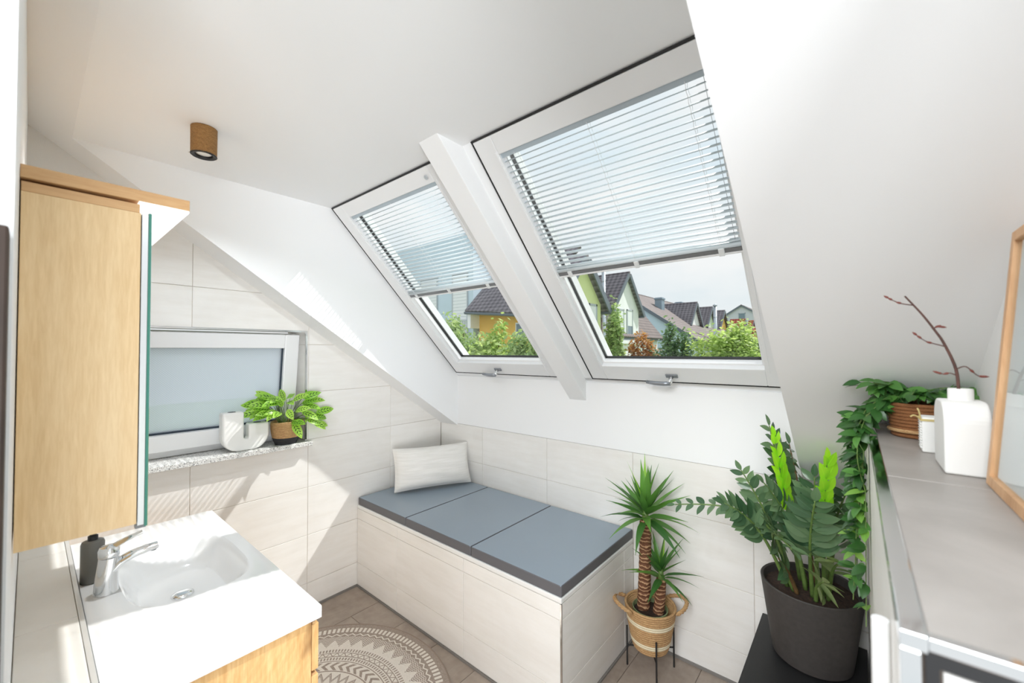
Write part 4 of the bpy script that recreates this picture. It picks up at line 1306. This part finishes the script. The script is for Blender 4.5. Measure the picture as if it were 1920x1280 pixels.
for P in ([B(2.825, 1.592), B(2.836, 1.596), B(2.850, 1.580), B(2.859, 1.578)], [B(2.825, 1.578), B(2.815, 1.583), B(2.806, 1.581), B(2.797, 1.584)],
          [B(2.811, 1.634), B(2.795, 1.640), B(2.782, 1.646), B(2.768, 1.660)], [B(2.768, 1.718), B(2.752, 1.722), B(2.740, 1.728), B(2.727, 1.738)], [B(2.794, 1.670), B(2.799, 1.674), B(2.806, 1.673)]):
    q = spline(P, 4)
    st = MB().tube(q, [.0013 - .0005 * k / (len(q) - 1) for k in range(len(q))], 6).build('side_shoot', M['twig'], t, smooth=True)
    for k in (len(q) // 2, len(q) - 3, len(q) - 1):
        dv = (q[k] - q[k - 1]).normalized()
        MB().tube([q[k] - dv * .004, q[k] - dv * .001, q[k] + dv * .002, q[k] + dv * .006], [.0007, .0022, .0021, .0005], 7).build('bud', M['bud'], st, smooth=True)

# ---- picture frame leaning on the right wall
t = thing('picture_frame', 'light wooden picture frame leaning against the right wall on the half-height wall', 'picture frame', (2.85, -1.34, HZ))
lean = math.atan2(.036, .42)
FT = lambda y, h, d: (2.842 + math.sin(lean) * h + math.cos(lean) * d, y, HZ + .001 + math.cos(lean) * h - math.sin(lean) * d)
fy0, fy1, fh, fw = -1.487, -1.187, .424, .017
MB(FT).ring(fy0, fy1, 0, fh, fw, fw, fw, fw, 0, .016).build('frame', M['frame_wood'], t, bevel=.001)
MB(FT).box(fy0 + .014, fy1 - .014, .014, fh - .014, .0090, .012).build('print', M['picture_paper'], t)
MB(FT).box(fy0 + .015, fy1 - .015, .015, fh - .015, .0050, .0065).build('glass_pane', M['picture_glass'], t)
mb = MB(FT)
hx = -1.277; hz_ = .255
for dx in (0, -.050):
    mb.box(hx + dx - .003, hx + dx + .003, hz_, hz_ + .055, .0084, .0089)
    mb.box(hx + dx - .010, hx + dx + .010, hz_, hz_ + .003, .0084, .0089); mb.box(hx + dx - .010, hx + dx + .010, hz_ + .052, hz_ + .055, .0084, .0089)
mb.box(hx - .05, hx, hz_ + .025, hz_ + .028, .0084, .0089)
mb.build('letter', M['ink'], t)

# ================================================================== OUTSIDE
def m_roof(name, a, b_, row=.33, axis='x'):
    mt, g, b = new_mat(name)
    t = coords(g, 'Object')
    s_ = g.n('ShaderNodeSeparateXYZ'); g.link(t, s_.inputs[0])
    along = s_.outputs[1] if axis == 'y' else s_.outputs[0]
    rowv = g.m('FRACT', g.m('MULTIPLY', s_.outputs[2], 1 / (row * .62)))
    colv = g.m('SINE', g.m('MULTIPLY', along, 2 * PI / .30))
    h = g.m('ADD', rowv, g.m('MULTIPLY', colv, .3))
    n_ = g.noise(t, 1.7, 4)
    c = g.ramp(h, [(.0, tuple(x * .45 for x in a[:3]) + (1,)), (.3, a), (.95, b_)])
    g.link(g.mix(.3, c, g.ramp(n_, [(.3, a), (.7, b_)])), b.inputs['Base Color'])
    b.inputs['Roughness'].default_value = .75
    bump(g, b, h, .6, .04)
m_roof('roof_dark_x', lin(98, 94, 100), lin(144, 138, 144))
m_roof('roof_dark_y', lin(96, 86, 84), lin(138, 124, 120), axis='y')
m_roof('roof_red', lin(168, 82, 66), lin(206, 120, 98))
simple('wall_white_ext', lin(240, 240, 243), .9, noise=.03, nscale=2)
simple('wall_lime', lin(222, 230, 172), .9, noise=.03, nscale=2)
simple('wall_blue', lin(198, 214, 226), .9, noise=.03, nscale=2)
simple('wall_orange', lin(232, 186, 104), .9, noise=.04, nscale=2)
simple('wall_lilac', lin(206, 206, 216), .9)
simple('wall_mint', lin(214, 226, 206), .9)
simple('wall_pink', lin(232, 160, 150), .9)
simple('wall_brown', lin(112, 90, 84), .9, noise=.1, nscale=6)
simple('shutter', lin(232, 234, 236), .6)
simple('ext_frame', lin(180, 186, 192), .5)
simple('ext_glass', lin(120, 136, 150), .15)
simple('verge', lin(104, 112, 122), .5)
simple('chimney_metal', lin(190, 198, 206), .35, .6)
simple('chimney_grey', lin(140, 158, 172), .5)
simple('grass', lin(120, 150, 80), .95, noise=.3, nscale=1.5)
simple('panel_pale', lin(214, 218, 222), .3)

GZ = -4.6
o = MB().box(-60, 60, .4, 140, GZ - .3, GZ).build('ground', M['grass'], None)
tag(o, 'green garden ground outside the roof windows', 'ground', kind='structure')

def slab(mb, p0, p1, q0, q1, th=.14):
    """roof slab: lower edge p0-p1, upper edge q0-q1"""
    p0, p1, q0, q1 = map(Vector, (p0, p1, q0, q1))
    n = (p1 - p0).cross(q0 - p0).normalized()
    if n.z < 0: n = -n
    v = [p0, p1, q1, q0, p0 + n * th, p1 + n * th, q1 + n * th, q0 + n * th]
    return mb.add(v, [(0, 1, 2, 3), (4, 7, 6, 5), (0, 4, 5, 1), (1, 5, 6, 2), (2, 6, 7, 3), (3, 7, 4, 0)])
def gable(name, label, axis, f, bk, a0, a1, ze, za, wall, roof, zb=GZ, wins=(), over=.3, cat='house', group=None, fo=.25, dorm=None):
    """house block: ridge along axis; gable at coordinate f (seen) and bk; a0..a1 across"""
    mid = (a0 + a1) / 2
    mk = (lambda r, a, z: (r, a, z)) if axis == 'x' else (lambda r, a, z: (a, r, z))
    t = dorm or thing(name, label, cat, mk((f + bk) / 2, mid, zb), group)
    pre = 'dormer_' if dorm else ''
    mb = MB()
    poly = [(a0, zb), (a1, zb), (a1, ze), (mid, za), (a0, ze)]
    vs_ = [mk(f, *p_) for p_ in poly] + [mk(bk, *p_) for p_ in poly]
    mb.add(vs_, [(0, 1, 2, 3, 4), (9, 8, 7, 6, 5)] + [(i, (i + 1) % 5, 5 + (i + 1) % 5, 5 + i) for i in range(5)])
    wl_ = mb.build(pre + 'wall', M[wall], t)
    if label and dorm: wl_['label'] = label
    tan = (za - ze) / ((a1 - a0) / 2)
    sg = 1 if f > bk else -1
    for s_, e in ((-1, a0), (1, a1)):
        eo = e + s_ * over
        zo = ze - over * tan
        rf = slab(MB(), mk(f + sg * fo, eo, zo + .02), mk(bk - sg * fo, eo, zo + .02), mk(f + sg * fo, mid, za + .02), mk(bk - sg * fo, mid, za + .02)).build(pre + 'roof_slope', M[roof], t)
        vg = MB()
        slab(vg, mk(f + sg * (fo + .03), eo - s_ * .0, zo - .06), mk(f + sg * (fo - .02), eo, zo - .06), mk(f + sg * (fo + .03), mid, za - .06), mk(f + sg * (fo - .02), mid, za - .06), .24)
        vg.build('verge_board', M['verge'], rf)
        MB().tube([mk(f + sg * fo, eo, zo), mk(bk - sg * fo, eo, zo)], .06, 8).build('gutter', M['verge'], rf)
    MB().tube([mk(f + sg * fo, mid, za + .15), mk(bk - sg * fo, mid, za + .15)], .09, 8).build('ridge_tiles', M[roof], t)
    for (w0, w1, z0, z1, kind) in wins:
        d0, d1 = f + sg * .005, f + sg * .05
        fr_ = MB()
        for (a_, b_, c_, d_) in ((w0, w0 + .08, z0, z1), (w1 - .08, w1, z0, z1), (w0, w1, z0, z0 + .08), (w0, w1, z1 - .08, z1)):
            x_ = [mk(d, a, z) for d in (d0, d1) for a in (a_, b_) for z in (c_, d_)]
            fr_.add(x_, [(0, 1, 3, 2), (4, 6, 7, 5), (0, 4, 5, 1), (2, 3, 7, 6), (0, 2, 6, 4), (1, 5, 7, 3)])
        wo = fr_.build(pre + 'window', M['ext_frame'], t)
        zs = z0 + (z1 - z0) * (kind if isinstance(kind, float) else 0)
        def pane(nm, lo, hi, mat, dd):
            x_ = [mk(d, a, z) for d in (f - sg * .02, f + sg * dd) for a in (w0 + .07, w1 - .07) for z in (lo, hi)]
            MB().add(x_, [(0, 1, 3, 2), (4, 6, 7, 5), (0, 4, 5, 1), (2, 3, 7, 6), (0, 2, 6, 4), (1, 5, 7, 3)]).build(nm, M[mat], wo)
        if kind == 'glass': pane('pane', z0 + .05, z1 - .05, 'ext_glass', .02)
        else:
            if zs > z0 + .1: pane('pane', z0 + .05, zs, 'ext_glass', .02)
            pane('roller_shutter', max(zs, z0 + .05), z1 - .05, 'shutter', .03)
    return t
# white gabled house with the two tall windows
t = gable('house', 'white house with a dark-roofed gable and two tall shuttered windows', 'y', 17.7, 27.0, -13.6, -8.25, 2.75, 6.1, 'wall_white_ext', 'roof_dark_y', over=.3)
gable('', 'white gable with two tall shuttered windows', 'x', -8.0, -12.0, 19.4, 23.1, 4.15, 6.22, 'wall_white_ext', 'roof_dark_x',
      wins=((20.0, 20.9, 2.42, 4.12, .35), (21.3, 22.15, 2.42, 4.16, .42)), zb=GZ, dorm=t)
MB().box(-7.99, -7.85, 19.3, 23.2, 2.05, 2.25).build('ledge_moulding', M['wall_white_ext'], t)
# row with dormers
t = gable('house', 'pale blue end house of the row with long brown tiled roof and three dormers', 'y', 29.0, 56.0, -18.5, -6.5, 2.55, 6.60, 'wall_blue', 'roof_dark_y', over=.45)
for (yy, xx, z0, z1) in ((33.4, -10.4, 5.3, 6.25), (39.6, -10.7, 5.6, 6.45)):
    c_ = MB().box(xx - .3, xx + .3, yy - .35, yy + .35, z0 - 1, z1).build('chimney', M['chimney_grey'], t)
    MB().box(xx - .36, xx + .36, yy - .42, yy + .42, z1 - .16, z1 - .05).build('chimney_cap', M['chimney_grey'], c_)
gable('', 'white dormer with two small windows', 'x', -8.2, -12.0, 34.4, 37.3, 4.05, 5.72, 'wall_white_ext', 'roof_dark_x', zb=2.0,
      wins=((34.9, 35.6, 2.9, 3.8, 'glass'), (36.1, 36.8, 2.9, 3.8, 'glass')), dorm=t)
gable('', 'mint coloured dormer', 'x', -8.2, -12.0, 39.4, 42.4, 4.1, 5.72, 'wall_mint', 'roof_dark_x', zb=2.0, dorm=t)
gable('', 'yellow dormer', 'x', -8.2, -12.0, 44.3, 47.4, 4.2, 5.74, 'wall_orange', 'roof_dark_x', zb=2.0, dorm=t)
# lime house
gable('house', 'lime green gabled house at the left edge of the right roof window', 'x', -5.0, -6.3, 9.4, 12.3, 3.45, 4.98, 'wall_lime', 'roof_dark_x', wins=((11.3, 11.95, 2.2, 3.42, .0),))
# far pale house with the red dormers in front
gable('house', 'far pale lilac house with a wide gable', 'y', 70.0, 84.0, -17.5, -4.4, 4.5, 8.6, 'wall_lilac', 'roof_dark_y', wins=((-11.4, -10.4, 6.3, 7.5, 'glass'),), over=.4)
for xb_, xf_, wc, lab in ((-9.4, -7.75, 'wall_lilac', 'left'), (-7.35, -6.85, 'wall_pink', 'middle'), (-6.5, -6.1, 'wall_pink', 'right')):
    gable('red_roof_house', 'far small red-roofed gable, %s one of three' % lab, 'x', xf_, xb_, 54, 56.4, 3.9, 5.35 if lab == 'left' else 5.1, wc, 'roof_red', zb=GZ, group='far red-roofed gables', fo=.04, over=.12)
gable('shed', 'small far hut with pale roof behind the big tree', 'y', 30.0, 34.0, .6, 4.2, .9, 2.0, 'wall_brown', 'roof_red', over=.3)
# steel flue pipes
for (x_, y_, z0, z1, r, lab) in ((-7.4, 17.2, GZ, 6.3, .10, 'tall steel flue pipe beside the white gabled house'), (-6.0, 33.7, GZ, 5.25, .13, 'thin steel flue pipe behind the dormer row')):
    t = thing('flue_pipe', lab, 'chimney pipe', (x_, y_, z0))
    MB().tube([(x_, y_, z0), (x_, y_, z1)], r, 14).build('pipe', M['chimney_metal'], t, smooth=True)
    for k in range(4): MB().tube([(x_, y_, z0 + (z1 - z0) * (k + .8) / 4.2), (x_, y_, z0 + (z1 - z0) * (k + .8) / 4.2 + .05)], r * 1.12, 14).build('pipe_joint', M['chimney_metal'], t)
    MB().lathe([(r * 1.3, 0), (r * 1.3, .08), (.02, .16)], 14, (x_, y_, z1)).build('pipe_cap', M['chimney_metal'], t)
# seen through the left roof window
t = thing('house', 'pale blue wall with white roller shutters seen through the left roof window', 'house', (-17.5, 16, GZ))
MB().box(-24, -13.9, 14, 17.2, GZ, 8.5).build('wall', M['wall_blue'], t)
for x0, x1 in ((-18.7, -17.0), (-15.65, -14.3)):
    f_ = MB().ring(x0, x1, 2.2, 6.2, .08, .08, .08, .08, 0, .06)
    f_.v = [(a, 13.995 - c, b) for a, b, c in f_.v]
    wo = f_.build('window', M['ext_frame'], t)
    for k in range(20):
        MB().box(x0 + .08, x1 - .08, 13.955 - (.0 if k % 2 else .0), 13.999, 2.30 + .19 * k, 2.475 + .19 * k).build('shutter_slat', M['shutter'], wo)
    rl = MB()
    for k in range(10): rl.tube([(x0 - .15 + (x1 - x0 + .3) * k / 9, 13.75, 2.3), (x0 - .15 + (x1 - x0 + .3) * k / 9, 13.75, 3.35)], .02, 5)
    rl.tube([(x0 - .2, 13.75, 3.35), (x1 + .2, 13.75, 3.35)], .03, 6)
    rl.build('balcony_rail', M['ext_frame'], t)
t = thing('house', 'orange house under a dark tiled roof seen through the left roof window', 'house', (-11.5, 17, GZ))
MB().box(-13.6, -8.8, 14.2, 16.8, GZ, 4.0).build('wall', M['wall_orange'], t)
rf = slab(MB(), (-13.85, 13.4, 3.75), (-9.6, 13.4, 3.35), (-13.85, 17.0, 7.2), (-8.6, 17.0, 7.2), .18).build('roof_slope', M['roof_dark_x'], t)
MB().tube([(-13.9, 13.35, 3.75), (-9.55, 13.35, 3.35)], .08, 8).build('gutter', M['verge'], rf)
MB().box(-13.85, -13.6, 13.5, 14.3, 2.9, 3.9).build('eaves_box', M['wall_white_ext'], t)
wo = MB().box(-10.9, -10.2, 14.14, 14.2, 2.1, 3.1).build('window', M['shutter'], t)
MB().box(-10.83, -10.27, 14.12, 14.15, 2.17, 3.03).build('pane', M['ext_glass'], wo)

# ---- trees and shrubs
def m_foliage(name, a, b_, tr=.45):
    mt, g, b = new_mat(name)
    out = mt.node_tree.nodes['Material Output']
    ri = g.n('ShaderNodeNewGeometry').outputs['Random Per Island']
    c = g.mix(ri, a, b_)
    g.link(c, b.inputs['Base Color']); b.inputs['Roughness'].default_value = .55
    tl = g.n('ShaderNodeBsdfTranslucent'); g.link(g.mix(1., c, (1.2, 1.25, .9, 1), 'MULTIPLY'), tl.inputs[0])
    m2 = g.n('ShaderNodeMixShader'); m2.inputs[0].default_value = tr
    g.link(b.outputs[0], m2.inputs[1]); g.link(tl.outputs[0], m2.inputs[2]); g.link(m2.outputs[0], out.inputs[0])
m_foliage('fol_light', lin(146, 172, 100), lin(206, 220, 150))
m_foliage('fol_mid', lin(130, 158, 106), lin(188, 204, 150))
m_foliage('fol_dark', lin(92, 124, 90), lin(140, 164, 122), .3)
m_foliage('fol_copper', lin(168, 112, 72), lin(206, 160, 110))
def tree(name, label, c, rad, n, leaf, mat, seed, group=None, cat='tree', clusters=40, droop=0):
    rr = random.Random(seed)
    c = Vector(c)
    t = thing(name, label, cat, (c.x, c.y, GZ), group)
    br = MB()
    trunk = [(c.x, c.y, GZ), (c.x + .05, c.y, (GZ + c.z) / 2), (c.x, c.y, c.z + rad[2] * .6)]
    br.tube(trunk, [.10 * max(rad[0], .5), .07 * max(rad[0], .5), .015], 8)
    cl = []
    for k in range(clusters):
        while True:
            q = Vector((rr.uniform(-1, 1), rr.uniform(-1, 1), rr.uniform(-1, 1)))
            if .35 < q.length < 1: break
        p_ = Vector((c.x + q.x * rad[0], c.y + q.y * rad[1], c.z + q.z * rad[2]))
        cl.append(p_)
        br.tube([(c.x, c.y, p_.z - .35 * rad[2]), p_], [.02, .006], 5)
    br.build('branches', M['hedge_trunk'], t)
    vs_, fs_ = [], []
    for i in range(n):
        p_ = rr.choice(cl) + Vector((rr.gauss(0, 1) * rad[0], rr.gauss(0, 1) * rad[1], rr.gauss(0, 1) * rad[2])) * .16
        a = rr.uniform(0, 2 * PI)
        d_ = Vector((math.cos(a), math.sin(a), rr.uniform(-.8, .6) - droop)).normalized()
        s_ = Vector((rr.uniform(-1, 1), rr.uniform(-1, 1), rr.uniform(-.4, .4)))
        s_ = (s_ - d_ * s_.dot(d_)).normalized()
        L = leaf * rr.uniform(.7, 1.3); W = L * (.22 if droop else .32)
        k = len(vs_)
        vs_ += [p_, p_ + d_ * L * .5 + s_ * W, p_ + d_ * L, p_ + d_ * L * .5 - s_ * W]
        fs_ += [(k, k + 1, k + 2, k + 3)]
    me = D.meshes.new('foliage'); me.from_pydata([tuple(v) for v in vs_], [], fs_); me.materials.append(M[mat])
    o = D.objects.new('foliage', me); COL.objects.link(o); par(o, t); o['kind'] = 'stuff'
    return t
gl_ = 'bushy trees below the left roof window'
tree('bushy_tree', 'light green bushy tree before the pale blue wall', (-6.35, 6.2, 1.35), (.75, .7, 1.35), 5200, .17, 'fol_mid', 1, gl_, droop=.5)
tree('bushy_tree', 'bright green bushy tree before the orange house', (-4.75, 6.0, 1.1), (.75, .7, 1.25), 5200, .17, 'fol_light', 2, gl_, droop=.5)
tree('bushy_tree', 'light green bushy tree beside the boxed rafter in the left roof window', (-3.45, 5.9, .95), (.7, .7, 1.1), 4600, .16, 'fol_mid', 3, gl_, droop=.5)
tree('bushy_tree', 'low green bush between the two bushy trees in the left roof window', (-5.6, 5.4, .6), (.8, .6, 1.1), 4200, .16, 'fol_mid', 4, gl_, droop=.5)
tree('slim_tree', 'slim young tree before the lime green house', (-4.78, 12.9, 1.7), (.24, .24, 2.1), 1700, .15, 'fol_mid', 5)
tree('slim_tree', 'slim young tree before the two tall shuttered windows', (-4.12, 12, 1.2), (.24, .24, 1.75), 1500, .15, 'fol_mid', 6)
tree('copper_tree', 'copper-leaved small tree right of the slim young trees', (-3.3, 12.3, 1.3), (.50, .4, .85), 1900, .13, 'fol_copper', 7)
for k, (x_, zt, r) in enumerate(((-2.75, 1.9, .2), (-2.25, 2.5, .26), (-1.75, 2.3, .28))):
    tree('conifer', ('short dark conifer right of the copper-leaved tree', 'tallest of the dark slim conifers', 'dark slim conifer next to the big tree')[k], (x_, 12, zt - 1.1), (r, r, 1.1), 1700, .12, 'fol_dark', 20 + k, 'conifers in the gardens')
tree('round_tree', 'big light green round tree in the right roof window', (-.40, 12, 1.35), (1.0, .9, 1.12), 7200, .13, 'fol_light', 30)
tree('round_tree', 'smaller green tree right of the big round tree', (.42, 12.5, 1.35), (.45, .45, .62), 1800, .12, 'fol_dark', 31)
for k in range(7):
    x_ = -4.3 + .82 * k
    tree('shrub', ('pale shrub under the lime green house', 'pale shrub under the slim young trees', 'pale shrub under the copper-leaved tree', 'pale shrub under the conifers', 'pale shrub left below the big round tree', 'pale shrub right below the big round tree', 'pale shrub at the right end of the hedge')[k],
         (x_, 10.8, .55), (.55, .45, .72), 2000, .12, 'fol_light' if k % 2 else 'fol_mid', 40 + k, 'shrubs along the window bottom', 'shrub')
